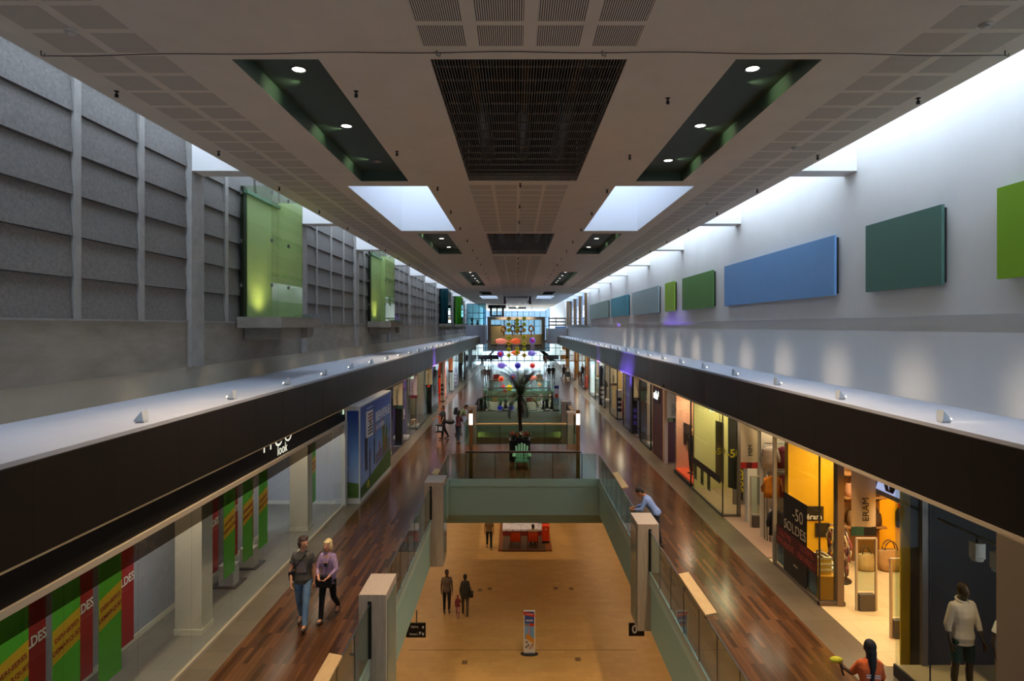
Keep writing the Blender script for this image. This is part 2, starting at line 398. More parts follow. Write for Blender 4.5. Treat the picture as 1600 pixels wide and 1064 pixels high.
# ---------------------------------------------------------------- upper walls
b = MB(); b.box(WL-.3, WL-.06, -3, 98, 3.3, 12.5, m_conc2)
b.box(WL-.06, WL+.06, -3, 98, 5.1, 6.23, m_conc2); b.box(WL-.06, WL+.045, -3, 98, ZS, 5.1, m_plaster); b.box(WL-.05, WL+.085, -3, 98, 6.205, 6.24, m_pil)
PY = []
for k in range(-2, 11):
    for j in range(4):
        y = BEAMS[0]+7.7*k+j*1.925
        if -3 < y < 97: PY.append((y, j == 0))
GLASSBAYS = [(17.5, 21.1), (32.9, 36.5), (63.7, 67.3), (79.1, 82.7)]
for i, (y, big) in enumerate(PY):
    inbay = any(a-.2 < y < c-.1 for a, c in GLASSBAYS)
    if big: b.box(WL-.06, WL+.16, y, y+.6, 5.1, 12.5, m_pil); s0 = y+.6
    else:
        if not inbay: b.box(WL-.06, WL+.07, y, y+.18, 6.23, 12.5, m_pil)
        s0 = y+.18
    s1 = PY[i+1][0] if i+1 < len(PY) else y+1.9
    for r in range(8):                                   # lapped boards, each leaning out at its foot
        z0 = 6.23+.757*r; z1 = min(z0+.757, 12.5)
        if z0 > 12.4: continue
        b.prism([(WL-.06, s0+.01, z0+.012), (WL+.055, s0+.01, z0+.012), (WL-.005, s0+.01, z1), (WL-.06, s0+.01, z1)], (0, s1-s0-.02, 0), m_conc)
struct(b, 'wall_left', 'raw concrete wall of lapped boards between pilasters')
b = MB()
b.box(WR, WR+.3, -3, 72, 6.32, 12.5, m_white); b.box(WR+.09, WR+.3, -3, 100, 5.99, 6.32, m_white); b.box(WR, WR+.3, -3, 100, 3.3, 5.99, m_white); b.box(WR, WR+.3, 98, YE, 6.32, 12.5, m_white)
struct(b, 'wall_right', 'tall white wall with a shallow recessed band')
b = MB()
for y in BEAMS:
    b.box(WL+.002, CXL, y+.012, y+.6, ZC, 11.3, m_white); b.box(CXR, WR-.002, y+.012, y+.6, ZC, 11.3, m_white)
trim(b, 'white beams crossing the daylight slots')
b = MB(); b.box(WL, WR, -3.2, -3, ZL, 12.5, m_white); struct(b, 'wall_back')

# ---------------------------------------------------------------- shelves and fascias over the shops
for sd, xf, xw in ((-1, FL, WL), (1, FR, WR)):
    b = MB(); b.box(xf, xw-.001*sd, -3, 97, ZS-.06, ZS, m_shelf); b.box(xf+sd*.2, xw, -3, 97, 3.62, 3.66, m_dark)
    struct(b, 'trim_shelf_%s' % ('left' if sd < 0 else 'right'), 'pale shelf over the shop fronts')
    b = MB(); b.box(xf, xf+sd*.06, -3, 97, ZF, ZS-.061, m_fascia)
    y = 1.05
    while y < 97: b.box(xf-sd*.0015, xf, y, y+.008, ZF+.02, ZS-.08, m_joint); y += 1.55
    b.box(xf-sd*.004, xf+sd*.02, -3, 97, ZS-.075, ZS-.06, M('#3a352f', .4))
    struct(b, 'trim_fascia_%s' % ('left' if sd < 0 else 'right'), 'dark bronze fascia over the shop fronts')
    b = MB()
    if sd < 0: b.box(xf-.012, xf+sd*.11, -3, 97, ZF-.035, ZF-.001, m_gold)
    else: b.box(xf-.012, xf+.22, -3, 97, ZF-.07, ZF-.001, m_beige)
    struct(b, 'trim_lip_%s' % ('left' if sd < 0 else 'right'), 'pale lip at the foot of the fascia')

# ---------------------------------------------------------------- green glass boxes on concrete ledges
def glassbox(y0, tint, gl, nm, lit):
    b = MB(); b.box(WL+.1, -6.75, y0, y0+3.6, 6.06, 6.38, m_conc2); b.box(WL+.1, -6.95, y0+.5, y0+3.4, 5.72, 6.06, m_conc2)
    b.box(-7.0, -6.74, y0+2.2, y0+2.3, 5.74, 6.07, m_conc2); b.box(-7.3, -6.78, y0+2.9, y0+3.58, 6.38, 6.5, M('#7c8488', .8))
    t = thing('glass_bay', nm, 'glass bay', (-7.45, y0+1.7, 6.06))
    b.build('ledge', t, world=True)
    g = MB(); gm = glass('tinted glass', gl)
    g.box(WL+.1, -7.1, y0+.2, y0+.215, 6.38, 10.2, gm); g.box(-7.115, -7.1, y0+.215, y0+2.75, 6.38, 10.2, gm)
    g.build('glass_pane', t, world=True)
    g = MB(); g.box(WL+.19, WL+.2, y0+.45, y0+3.5, 6.38, 10.0, M(tint, .35)); g.build('green_panel' if lit else 'blue_panel', t, world=True)
    g = MB(); g.box(WL+.21, -7.12, y0+2.76, y0+2.775, 6.38, 10.2, frosted('frosted end pane', tint, .55)); g.build('end_pane', t, world=True)
    g = MB(); g.box(WL+.1, WL+.19, y0+.24, y0+.42, 6.38, 10.2, m_black); g.box(WL+.2, WL+.3, y0+.24, y0+2.75, 10.0, 10.1, M('#6f8f86', .4)); g.build('frame', t, world=True)
    for x, y in ((-7.1, y0+.21), (-7.1, y0+1.5), (WL+.14, y0+.2)):
        for z in (7.3, 8.6, 10.0):
            g = MB(); g.box(x-.035, x+.025, y-.02, y+.03, z-.05, z+.05, m_steel); g.build('clip', t, world=True)
    if lit:
        spot('bay_uplight', (-7.35, y0+1.2, 6.45), (-7.93, y0+1.2, 7.9), 60, (1.0, .9, .3), 2.3, 1, .15)
glassbox(17.5, '#d3dbb4', '#eaf3e4', 'tall lime green glass bay on concrete ledge nearest the camera', True)
glassbox(32.9, '#cfd8ae', '#eaf3e4', 'second lime green glass bay along the concrete wall', True)
glassbox(63.7, '#3f7f88', '#8fc0c4', 'teal blue glass bay far along the concrete wall', False)
glassbox(79.1, '#86b04a', '#b9dcb4', 'small green glass bay farthest along the concrete wall', True)
# ---------------------------------------------------------------- coloured panels on the white wall
PAN = [(8.0, 10.44, '#7fae1c', 'lime green wall panel cut by the picture edge'), (11.8, 14.36, '#4f7468', 'large dark grey green wall panel'),
       (15.77, 24.1, '#76a5d8', 'very long light blue wall panel'), (25.5, 30.2, '#5c8c48', 'mid green wall panel beyond the blue one'),
       (31.7, 33.7, '#93bd2e', 'narrow lime green wall panel'), (35.2, 43.3, '#9fb4b8', 'pale grey blue long wall panel'),
       (44.8, 52.9, '#3391a8', 'teal blue wall panel'), (54.4, 68.0, '#7d9a8e', 'farthest grey green long wall panel')]
for y0, y1, c, lb in PAN:
    t = thing('wall_panel', lb+' on the white wall', 'wall panel', (WR-.1, (y0+y1)/2, 6.9))
    g = MB(); g.box(WR-.14, WR-.08, y0, y1, 6.91, 8.47, MN('panel fabric', c, tuple(x*1.06 for x in lin(c)), .8, .6)); g.build('face', t, world=True)
    g = MB(); g.box(WR-.08, WR-.001, y0+.05, y1-.12, 6.96, 8.42, m_dark); g.build('backing', t, world=True)

# ---------------------------------------------------------------- downlights, sprinklers, detectors, wire
m_lamp = M('#fff6e4', .3, 0, 14.0); m_ring = M('#8c8c86', .35, .6); m_off = M('#b0aea6', .2)
def downlight(x, y, z, lb, on=True, power=90, grp=None):
    t = thing('downlight', lb, 'ceiling light', (x, y, z), 0, grp)
    g = MB(); g.lathe([(.1, -.001), (.125, -.001), (.125, -.018), (.1, -.012)], (0, 0, 0), m_ring, 20, cap=False); g.build('trim_ring', t)
    g = MB(); g.lathe([(.001, -.006), (.1, -.006), (.1, -.003), (.001, -.003)], (0, 0, 0), m_lamp if on else m_off, 20); g.build('lens', t)
    if on and power: spot('downlight_beam', (x, y, z-.03), (x, y, 0), power*2.1, (1, .74, .48), 1.5, .6, .08)
zr = ZC+.27
D1 = [(-3.46, 9.69, 'left coffer', 'nearest', True), (-3.46, 12.42, 'left coffer', 'middle', True), (-3.46, 15.1, 'left coffer', 'unlit farthest', False),
      (3.76, 9.66, 'right coffer', 'nearest', True), (3.76, 12.4, 'right coffer', 'middle', True), (3.76, 15.0, 'right coffer', 'farthest', True)]
for x, y, s, w, on in D1: downlight(x, y, zr, '%s round downlight in the long dark green %s above the camera' % (w, s), on, 700)
for x, s in ((-3.46, 'left'), (3.76, 'right')):
    for y, w in ((28.3, 'nearer'), (31.4, 'farther')): downlight(x, y, zr, '%s downlight in the second dark coffer on the %s' % (w, s), True, 700)
    for i, y in enumerate((46.1, 49, 51.8, 54.3, 56.4)): downlight(x, y, zr, 'small lit downlight in the row of five in the third %s coffer' % s, True, 450, 'downlights in the third %s coffer' % s)
    # accent lamps tucked into the outer side of the coffers
    for i, y in enumerate((10.2, 12.6, 14.9, 26.5, 29.5, 45, 48, 51, 54)):
        sgn = -1 if x < 0 else 1
        spot('coffer_accent', (x+sgn*.1, y, ZC+.22), (x+sgn*.75, y, ZC+.1), 10, (.85, 1, .55), 1.7, 1, .03)
m_spr = M('#2b2622', .4, .5)
def sprinkler(x, y):
    g = MB(); g.lathe([(.04, .004), (.04, -.008), (.016, -.012), (.016, -.05), (.03, -.052), (.03, -.075), (.02, -.078), (.02, -.085), (.03, -.087), (.03, -.1)], (0, 0, 0), m_spr, 10)
    o = g.build('sprinkler_head', loc=(x, y, ZC)); tag(o, 'tiny dark sprinkler head under the plaster ceiling', 'sprinkler', 'sprinkler heads on the ceiling')
for i in range(14):
    y = 9.9+3.4*i
    for x in (-6.5, -2.6 if y < 15.5 else -2.15, 2.55, 6.75): sprinkler(x, y+(.3 if x > 0 else 0))
for i in range(12): sprinkler(.12, 16.3+2.9*i)
m_det = M('#c9c5ba', .5)
for x, y, lb in ((-5.75, 7.85, 'white smoke detector by the left perforated panels nearest the camera'), (5.95, 7.7, 'white smoke detector by the right perforated panels nearest the camera'), (5.97, 13.0, 'second white smoke detector along the right perforated strip'), (-5.64, 13.3, 'second small smoke detector along the left perforated strip'), (5.97, 18.9, 'third white smoke detector along the right perforated strip')):
    t = thing('smoke_detector', lb, 'smoke detector', (x, y, ZC)); g = MB(); g.lathe([(.075, 0), (.075, -.02), (.06, -.03)], (0, 0, 0), m_det, 16); g.build('base', t)
    g = MB(); g.lathe([(.05, -.03), (.055, -.05), (.035, -.065)], (0, 0, 0), m_det, 16); g.build('sensor', t)
t = thing('ceiling_wire', 'thin dark wire strung across the ceiling near the camera', 'wire', (0, 8.45, ZC-.1))
g = MB(); g.tube([(-6.6+13.4*i/40, 8.45+.02*math.sin(i*.9), ZC-.07+.05*math.sin(PI*i/40)) for i in range(41)], .006, m_black, 6); g.build('wire', t, world=True)
for x in (-6.6, 6.8, -1.1, 1.2):
    g = MB(); g.tube([(x, 8.45, ZC), (x, 8.45, ZC-.06), (x+.05, 8.45, ZC-.08), (x+.05, 8.45, ZC-.04)], .01, m_steel, 6); g.build('hook', t, world=True)
# uplights standing on the shelves, aimed back at the walls
m_upl = glass('uplight shield', '#dfe6ea'); m_uplamp = M('#ffe9c4', .3, 0, 10)
def uplight(x, y, sd, on, lb, g, beam):
    t = thing('shelf_uplight', lb, 'uplight', (x, y, ZS), 0, g)
    b = MB(); b.box(-.07, .07, -.06, .06, 0, .03, M('#b9bcc0', .4)); b.build('base', t)
    b = MB(); b.prism([(-.07*sd, -.08, .03), (.09*sd, -.08, .03), (-.05*sd, -.08, .2)], (0, .16, 0), M('#c9d0d6', .2)); b.build('shield', t)
    if on: b = MB(); b.box(.09*sd, .095*sd, -.05, .05, .035, .07, m_uplamp); b.build('lamp', t)
    if on and beam: spot('shelf_beam', (x+.12*sd, y, ZS+.07), (x+(.75 if sd < 0 else 1.7)*sd, y, ZS if sd < 0 else ZS+.3), 16 if sd < 0 else 22, (1, .84, .62), .75 if sd < 0 else 1.3, 1, .02)
for i in range(28):
    y = 9.75+3.1*i; on = i > 0
    uplight(-6.0, y, -1, on, 'unlit glass shelf lamp nearest the camera on the left shelf' if not on else 'small glass shelf lamp casting a streak on the left shelf', None if not on else 'uplights along the left shelf', i < 13)
    uplight(6.86, y, 1, True, 'small round shelf lamp casting a streak on the right shelf', 'uplights along the right shelf', i < 13)

# ---------------------------------------------------------------- far end of the hall
m_frame = M('#6e6353', .6); m_mull = M('#2c3a3c', .5)
b = MB(); b.box(-60, 60, YE+.5, 240, -.3, -.02, MN('outside paving', '#9a9a98', '#aaa9a5', .2, .9)); struct(b, 'ground', 'pale paving outside the far doors')
b = MB()
for i, x in enumerate([-8, -6.6, -5.2, -3.8, -2.4, -1, .4, 1.8, 3.2, 4.6, 6, 7.4, 8.4]): b.box(x-.05, x+.05, YE, YE+.14, 0, 12.4, m_mull)
for z in (0.05, 2.4, 3.6, 6.2, 8.4, 12.4): b.box(-8.1, 8.4, YE+.01, YE+.13, z-.05, z+.05, m_mull)
b.box(-8.1, 8.4, YE+.06, YE+.075, .1, 12.35, glass('dusty glass', '#b4c4cc'))
b.kind = None; o = struct(b, 'window_end', 'far glass front of the hall with daylight outside')
b = MB(); b.box(-8.4, -8.1, 97, YE, 0, 12.5, m_white); b.box(8.4, 8.7, 100, YE, 0, 6.4, m_white); b.box(-60, -8.4, YE, YE+.2, 0, 14, m_white); b.box(8.7, 60, YE, YE+.2, 0, 14, m_white); struct(b, 'wall_end')
b = MB(); b.box(-8.1, 8.4, 107.5, YE, -.12, 0, MN('entrance stone', '#b4b4b2', '#c0c0be', .5, .4)); struct(b, 'floor_entrance', 'pale stone floor of the entrance hall')
b = MB()
for x in [-8.05+1.37*i for i in range(13)]: b.box(x-.05, x+.05, 107.2, 107.3, 0, 3.3, m_mull)
for z in (.05, 1.0, 2.3, 3.25): b.box(-8.1, 8.4, 107.21, 107.29, z-.045, z+.045, m_mull)
b.box(-8.1, 8.4, 107.24, 107.25, .1, 3.2, m_glass); b.box(-8.1, 8.4, 107.2, 107.4, 3.3, 3.7, m_frame); struct(b, 'door_1', 'row of glazed entrance doors under the far bridge')
# grey bulkheads closing the fascias
b = MB(); b.box(-8.1, -4.95, 97.5, 104.6, 3.2, 6.32, M('#9a9aa0', .7)); trim(b, 'grey bulkhead at the far end of the left shelf')
b = MB(); b.box(5.2, 8.4, 98, 104.6, 3.3, 5.75, M('#a9a8a6', .7)); trim(b, 'grey bulkhead at the far end of the right shelf')
# glazed gallery on the left bulkhead
b = MB()
for x in (-8.1, -7.1, -6.1, -5.0): b.box(x, x+.08, 100, 100.1, 6.32, 9.9, m_mull)
for z in (6.4, 7.4, 8.3, 9.8): b.box(-8.1, -4.95, 100, 100.1, z-.05, z+.05, m_mull)
b.box(-8.1, -4.95, 100.04, 100.05, 6.35, 9.8, glass('teal glass', '#9fc4cc')); struct(b, window_name(), 'teal glazed gallery at the far left end')
for i, (x, y, h, lb) in enumerate(((-7.3, 101.5, 1.7, 'leftmost small dark potted plant behind the far gallery glass'), (-6.4, 101.2, 1.3, 'smaller dark potted plant behind the far gallery glass'))):
    t = thing('potted_plant', lb, 'plant', (x, y, 6.32)); g = MB(); g.lathe([(.15, 0), (.22, .4), (.2, .4)], (0, 0, 0), m_dark, 10); g.build('pot', t)
    g = MB()
    for k in range(26):
        a = random.random()*6.28; l = h*random.uniform(.5, 1); r = random.uniform(.15, .5)
        p = Vector((math.cos(a), math.sin(a), 0)); q = p.cross(Vector((0, 0, 1)))*.05
        g.poly([Vector((0, 0, .4))+q, Vector((0, 0, .4))-q, p*r+Vector((0, 0, l))-q*.3, p*r+Vector((0, 0, l))+q*.3], M('#26402c', .6))
    g.build('foliage', t)
# window wall with brown fins at the far right
b = MB()
for y in (72.2, 79, 86, 93, 97.8): b.box(WR-.25, WR+.1, y-.25, y+.25, 6.32, 12.4, M('#7a5a34', .5))
b.box(WR+.02, WR+.06, 72, 98, 6.32, 12.4, glass('sky glass', '#c6d2e0')); b.box(WR-.2, WR+.1, 72, 98, 6.2, 6.34, M('#8a8478', .6)); struct(b, window_name(), 'tall window band with brown fins far along the white wall')
t = thing('gallery_bench', 'brown slatted bench on the far right bulkhead', 'bench', (6.6, 99, 5.75))
for z in (6.2, 6.75, 7.3): g = MB(); g.box(5.3, 8.2, 99.2, 99.3, z, z+.22, M('#7a6449', .6)); g.build('slat', t, world=True)
for x in (5.35, 6.5, 8.1): g = MB(); g.box(x, x+.12, 99.3, 99.42, 5.75, 7.55, M('#5d4a35', .6)); g.build('post', t, world=True)
g = MB(); g.box(6.4, 8.1, 98.9, 99.19, 5.76, 6.1, M('#6f95c4', .6)); g.build('blue_seat', t, world=True)
# framed bridge box across the far end
t = thing('bridge_box', 'brown framed glazed bridge across the far end of the hall', 'bridge', (0, 105, 2.0))
g = MB(); y0, y1 = 104.8, 108; X0, X1 = -4.9, 5.05; Z0, Z1 = 2.0, 7.75
g.box(X0, X0+.6, y0, y1, Z0, Z1, m_frame); g.box(X1-.6, X1, y0, y1, Z0, Z1, m_frame); g.box(X0+.6, X1-.6, y0, y1, Z1-.5, Z1, m_frame); g.box(X0+.6, X1-.6, y0, y1, Z0, Z0+.75, m_frame); g.build('frame', t, world=True)
g = MB(); g.box(X0+.6, X0+2.9, y0+.5, y0+.6, 2.75, 6.2, M('#c9ac6c', .6)); g.box(X0+2.9, X1-.6, y0+.5, y0+.6, 2.75, 4.75, M('#d6b871', .6)); g.build('yellow_panel', t, world=True)
g = MB(); g.box(X0+.6, X1-.6, y0+.3, y0+.4, 2.75, 2.95, m_black)
for x in (X0+2.9, -.2, .9, 3.2): g.box(x-.08, x+.08, y0+.5, y0+.62, 4.75, 7.25, m_black)
g.box(X0+.6, X0+2.5, y0+.45, y0+.55, 6.2, 6.4, m_mull); g.build('mullions', t, world=True)
g = MB(); g.box(X0+.6, X1-.6, y0+.7, y0+.72, 4.75, 7.25, m_glass); g.build('glazing', t, world=True)
area('bridge_lamp', (0, 104.2, 7.6), 6, .2, 120, WARM2, (.9, 0, 0))
t = thing('lantern_tower', 'black windowed tower hanging over the far bridge', 'tower', (-3.2, 103, 7.8))
g = MB()
for x in (-4.4, -2.35): g.box(x, x+.35, 103, 104.3, 7.77, 9.6, m_black)
g.box(-4.7, -1.7, 103, 104.3, 9.2, 9.75, m_black); g.box(-4.05, -2.35, 103, 104.3, 7.77, 8.0, m_black); g.box(-3.3, -3.1, 103, 104.3, 8, 9.2, m_black); g.build('frame', t, world=True)
g = MB(); g.box(-4.04, -2.36, 103.6, 103.62, 8.01, 9.19, m_glass); g.build('window', t, world=True)
# lamp rig hanging under the far grille
t = thing('lamp_rig', 'black hanging lamp rig under the far ceiling grille', 'lamp rig', (.2, 80, 9.0))
g = MB()
for s in (-1, 1):
    g.box(.2+s*1.6-.12, .2+s*1.6+.12, 77.0, 77.2, 8.9, ZC, m_black); g.tube([(.2+s*1.6, 77.1, 9.5), (.2+s*1.1, 84, 8.9)], .08, M('#9a9690', .3, .8), 8)
g.box(-1, 1.4, 84, 84.2, 8.55, 8.75, m_black); g.build('frame', t, world=True)
g = MB(); g.ball((.2, 83.9, 8.8), .13, m_lamp); g.build('lamp', t, world=True)
# dark barriers with panels in front of the far doors
for x0, x1, lb in ((-6.4, -2.9, 'dark barrier board by the far doors on the left'), (4.6, 7.3, 'dark barrier board by the far doors on the right')):
    t = thing('barrier', lb, 'barrier', ((x0+x1)/2, 103.5, 0)); g = MB(); g.box(x0, x1, 103.5, 103.58, .5, 1.15, m_dark); g.build('board', t, world=True)
    for x in (x0+.1, (x0+x1)/2, x1-.1): g = MB(); g.box(x-.04, x+.04, 103.58, 103.66, 0, 1.2, m_dark); g.build('post', t, world=True)
# ---------------------------------------------------------------- oak pillars straddling the void edges
m_slotglass = glass('green slot glass', '#a9c4b4')
def pillar(x0, x1, y0, y1, lb, inner):
    t = thing('oak_pillar', lb, 'pillar', ((x0+x1)/2, (y0+y1)/2, 0)); g = MB()
    g.box(x0, x1, y0, y1, -1.45, 1.2, m_pwood); g.build('cladding', t, world=True, bevel=.006)
    xi = x1 if inner > 0 else x0
    g = MB(); g.box(xi, xi+.012*inner, y0+.1, y1-.1, -1.35, 1.05, M('#6d8a80', .12)); g.build('green_glass_panel', t, world=True)
    gx = VL+.02 if inner > 0 else VR-.02
    for ya in (y0-.006, y1):
        g = MB(); g.box(gx-.035, gx+.035, ya, ya+.006, .03, 1.08, m_black); g.build('black_slot', t, world=True)
pillar(-2.87, -2.37, 11.1, 12.06, 'pale oak pillar at the near left edge of the opening', 1)
pillar(-2.88, -2.28, 19.08, 20.05, 'pale oak pillar farther along the left edge of the near opening', 1)
pillar(3.02, 3.55, 15.06, 16.0, 'pale oak pillar on the right edge beside the leaning man', -1)
pillar(-2.95, -2.4, 37.0, 37.9, 'oak pillar on the left of the second opening behind the lit post', 1)
pillar(2.94, 3.6, 34.5, 35.4, 'oak pillar on the right of the second opening, nearer of the pair', -1)
pillar(2.98, 3.6, 39.5, 40.4, 'oak pillar on the right of the second opening, farther of the pair', -1)
# ---------------------------------------------------------------- glass balustrades
m_hand = MN('oak handrail', '#b9975f', '#c7a772', 3, .45, 0, 6, (6, 1, 6)); m_edge = M('#2a332f', .3)
m_walnut = M('#3b2618', .4)
def runs(a, c, cuts):
    out = []; p = a
    for s, e in sorted(cuts):
        if s > p: out.append((p, s))
        p = max(p, e)
    if p < c: out.append((p, c))
    return out
def balustrade(x, a, c, cuts, lb, rails, sgn):
    t = thing('glass_balustrade', lb, 'balustrade', (x, (a+c)/2, 0))
    g = MB(); e = MB(); base = MB()
    for s, f in runs(a, c, cuts):
        n = max(1, round((f-s)/1.02)); w = (f-s)/n
        for i in range(n):
            g.box(x-.008, x+.008, s+i*w+.006, s+(i+1)*w-.006, -.1, 1.02, m_rail); e.box(x-.009, x+.009, s+i*w+.006, s+(i+1)*w-.006, 1.02, 1.03, m_edge)
            if i: e.box(x-.0085, x+.0085, s+i*w-.004, s+i*w+.004, -.1, 1.02, m_edge)
        base.box(x-.018, x+.018, s, f, -.11, .025, M('#9fb4ae', .35, .4))
    g.build('glass_panes', t, world=True); e.build('pane_edges', t, world=True); base.build('base_channel', t, world=True)
    for s, f in rails:
        r = MB(); r.prism([(x-.03*sgn, s, 1.06), (x+.17*sgn, s, 1.1), (x+.17*sgn, s, 1.135), (x-.03*sgn, s, 1.095)], (0, f-s, 0), m_hand); r.build('handrail', t, world=True)
        for y in (s+.15, f-.15): r = MB(); r.tube([(x, y, .98), (x+.05*sgn, y, 1.075)], .014, m_dark, 6); r.build('rail_bracket', t, world=True)
balustrade(VL+.02, 6, 11.09, [], 'glass balustrade on the left of the near opening, before the nearest oak pillar', [(7.2, 9.25)], -1)
balustrade(VL+.02, 12.07, 19.07, [], 'glass balustrade on the left of the near opening, between the two oak pillars', [], -1)
balustrade(VL+.02, 20.06, 24.3, [], 'glass balustrade on the left of the near opening, beyond the second oak pillar', [(20.5, 21.3)], -1)
balustrade(VR-.02, 6, 15.05, [], 'glass balustrade with a short oak handrail on the right, before the oak pillar', [(10.55, 12.3)], 1)
balustrade(VR-.02, 16.01, 24.3, [], 'glass balustrade on the right under the leaning man, beyond the oak pillar', [(18.85, 20.8)], 1)
balustrade(VL+.02, 31.6, 36.99, [], 'glass balustrade on the left of the second opening, near half', [], -1)
balustrade(VL+.02, 37.91, 43.5, [], 'glass balustrade on the left of the second opening, far half behind its pillar', [], -1)
balustrade(VR-.02, 31.6, 34.49, [], 'short glass balustrade on the right of the second opening, before the pillar pair', [], 1)
balustrade(VR-.02, 35.41, 39.49, [], 'glass balustrade between the pair of oak pillars on the right of the second opening', [(36.2, 38.2)], 1)
balustrade(VR-.02, 40.41, 43.5, [], 'glass balustrade on the right of the second opening, beyond the pillar pair', [], 1)
balustrade(VL+.02, 50.1, 57.4, [], 'glass balustrade along the left edge of the third opening', [], -1)
balustrade(VR-.02, 50.1, 57.4, [], 'glass balustrade along the right edge of the third opening', [], 1)
def crossrail(y, x0, x1, mat, lb, glassx=None, thick=.07):
    t = thing('cross_balustrade', lb, 'balustrade', ((x0+x1)/2, y, 0))
    g = MB(); a, c = glassx or (VL+.1, VR-.1); n = 6
    for i in range(n): g.box(a+(c-a)*i/n+.006, a+(c-a)*(i+1)/n-.006, y-.008, y+.008, -.1, 1.0, m_rail)
    g.build('glass_panes', t, world=True)
    g = MB(); g.box(x0, x1, y-.05, y+.09, 1.02, 1.02+thick, mat); g.build('handrail', t, world=True, bevel=.01)
    for k in range(5): g = MB(); x = a+(c-a)*(k+.5)/5; g.box(x-.012, x+.012, y-.012, y+.012, .0, 1.02, m_dark); g.build('post', t, world=True)
crossrail(24.42, -2.0, 2.61, m_walnut, 'glass balustrade with dark walnut rail in front of the green chair')
crossrail(31.42, -2.05, 2.62, m_hand, 'glass balustrade with light oak rail behind the palm planter')
crossrail(43.68, -2.4, 2.55, m_walnut, 'glass balustrade with dark rail in front of the giant chess set')
crossrail(49.9, -2.5, 2.9, m_walnut, 'glass balustrade with dark rail behind the giant chess set')
crossrail(57.6, -2.6, 2.8, M('#8d8a80', .4), 'grey railed balustrade beyond the hanging fish lanterns')
# ---------------------------------------------------------------- lit wooden posts
m_post = MN('teak post', '#8a5a2e', '#9c6836', 3, .5, 0, 6, (6, 6, .8))
for x, lb in ((-1.83, 'teak lamp post with glowing white head left of the bridge'), (2.53, 'teak lamp post with glowing white head right of the bridge')):
    t = thing('lamp_post', lb, 'lamp post', (x, 24.75, 0)); g = MB()
    g.box(-.075, .075, -.06, .06, 0, 2.1, m_post); g.box(-.075, .075, .0, .06, 2.1, 2.55, m_post); g.box(-.075, .075, -.06, .06, 2.55, 2.7, m_post); g.build('post', t, bevel=.005)
    g = MB(); g.box(-.07, .07, -.075, -.001, 2.105, 2.545, M('#fff4d8', .4, 0, 3.2)); g.build('lamp_head', t, bevel=.01)
# ---------------------------------------------------------------- palm in its planter, green chair
t = thing('planter', 'square black planter under the tall palm', 'planter', (.18, 27.9, 0))
g = MB(); g.box(-.47, .47, -.47, .47, .04, .95, M('#121013', .3)); g.box(-.43, .43, -.43, .43, 0, .04, m_dark); g.build('box', t, bevel=.012)
g = MB(); g.box(-.42, .42, -.42, .42, .951, .96, MN('soil', '#2c2018', '#3a2b20', 12, .95)); g.build('soil', t)
t = thing('palm_tree', 'tall potted palm with a dark shaggy trunk', 'palm', (.2, 27.9, .96))
g = MB(); m_trunk = MN('palm trunk', '#1c130d', '#33241a', 14, .95, .5)
pth = [(.012*math.sin(k), .01*math.cos(k*1.7), .2*k) for k in range(11)]
g.tube(pth, [.085, .08, .078, .076, .078, .085, .1, .125, .14, .12, .06], m_trunk, 12)
for k in range(70):
    a = random.random()*6.28; z = random.uniform(1.15, 2.0); r = .1+.05*random.random(); d = Vector((math.cos(a), math.sin(a), 0)); q = Vector((-d.y, d.x, 0))*.022
    g.poly([d*r+q+Vector((0, 0, z)), d*r-q+Vector((0, 0, z)), d*(r+.07)+Vector((0, 0, z-.22))], m_trunk)
g.build('trunk', t)
m_frond = MN('palm leaf', '#10200f', '#22381a', 6, .5); m_rachis = M('#2e3a1c', .6)
for k in range(26):
    a = k*2.399+.3; up = 2.6-.12*k+random.uniform(-.1, .1); L = random.uniform(1.7, 2.1) if k < 16 else random.uniform(1.1, 1.4)
    d = Vector((math.cos(a), math.sin(a), 0)); q = Vector((-d.y, d.x, 0)); g = MB(); pts = []; ang = math.atan2(up, .62); p = Vector((0, 0, 1.93))
    for i in range(13):
        pts.append(p.copy()); p = p+(d*math.cos(ang)+Vector((0, 0, math.sin(ang))))*L/12; ang -= (.04+.012*i) if up > .8 else (.07+.012*i)
    g.tube(pts, [.014-.0009*i for i in range(13)], m_rachis, 5)
    for i in range(2, 37):
        f = i/37*12; j = min(int(f), 11); c = pts[j].lerp(pts[j+1], f-j); tn = (pts[j+1]-pts[j]).normalized(); ll = .36*math.sin(PI*(.12+.84*i/37))**.7
        for s in (-1, 1):
            tip = c+tn*ll*.62+q*s*ll*.7-Vector((0, 0, .1*ll)); w = tn*.016
            g.poly([c-w, c+w, tip], m_frond)
    g.build('frond', t)
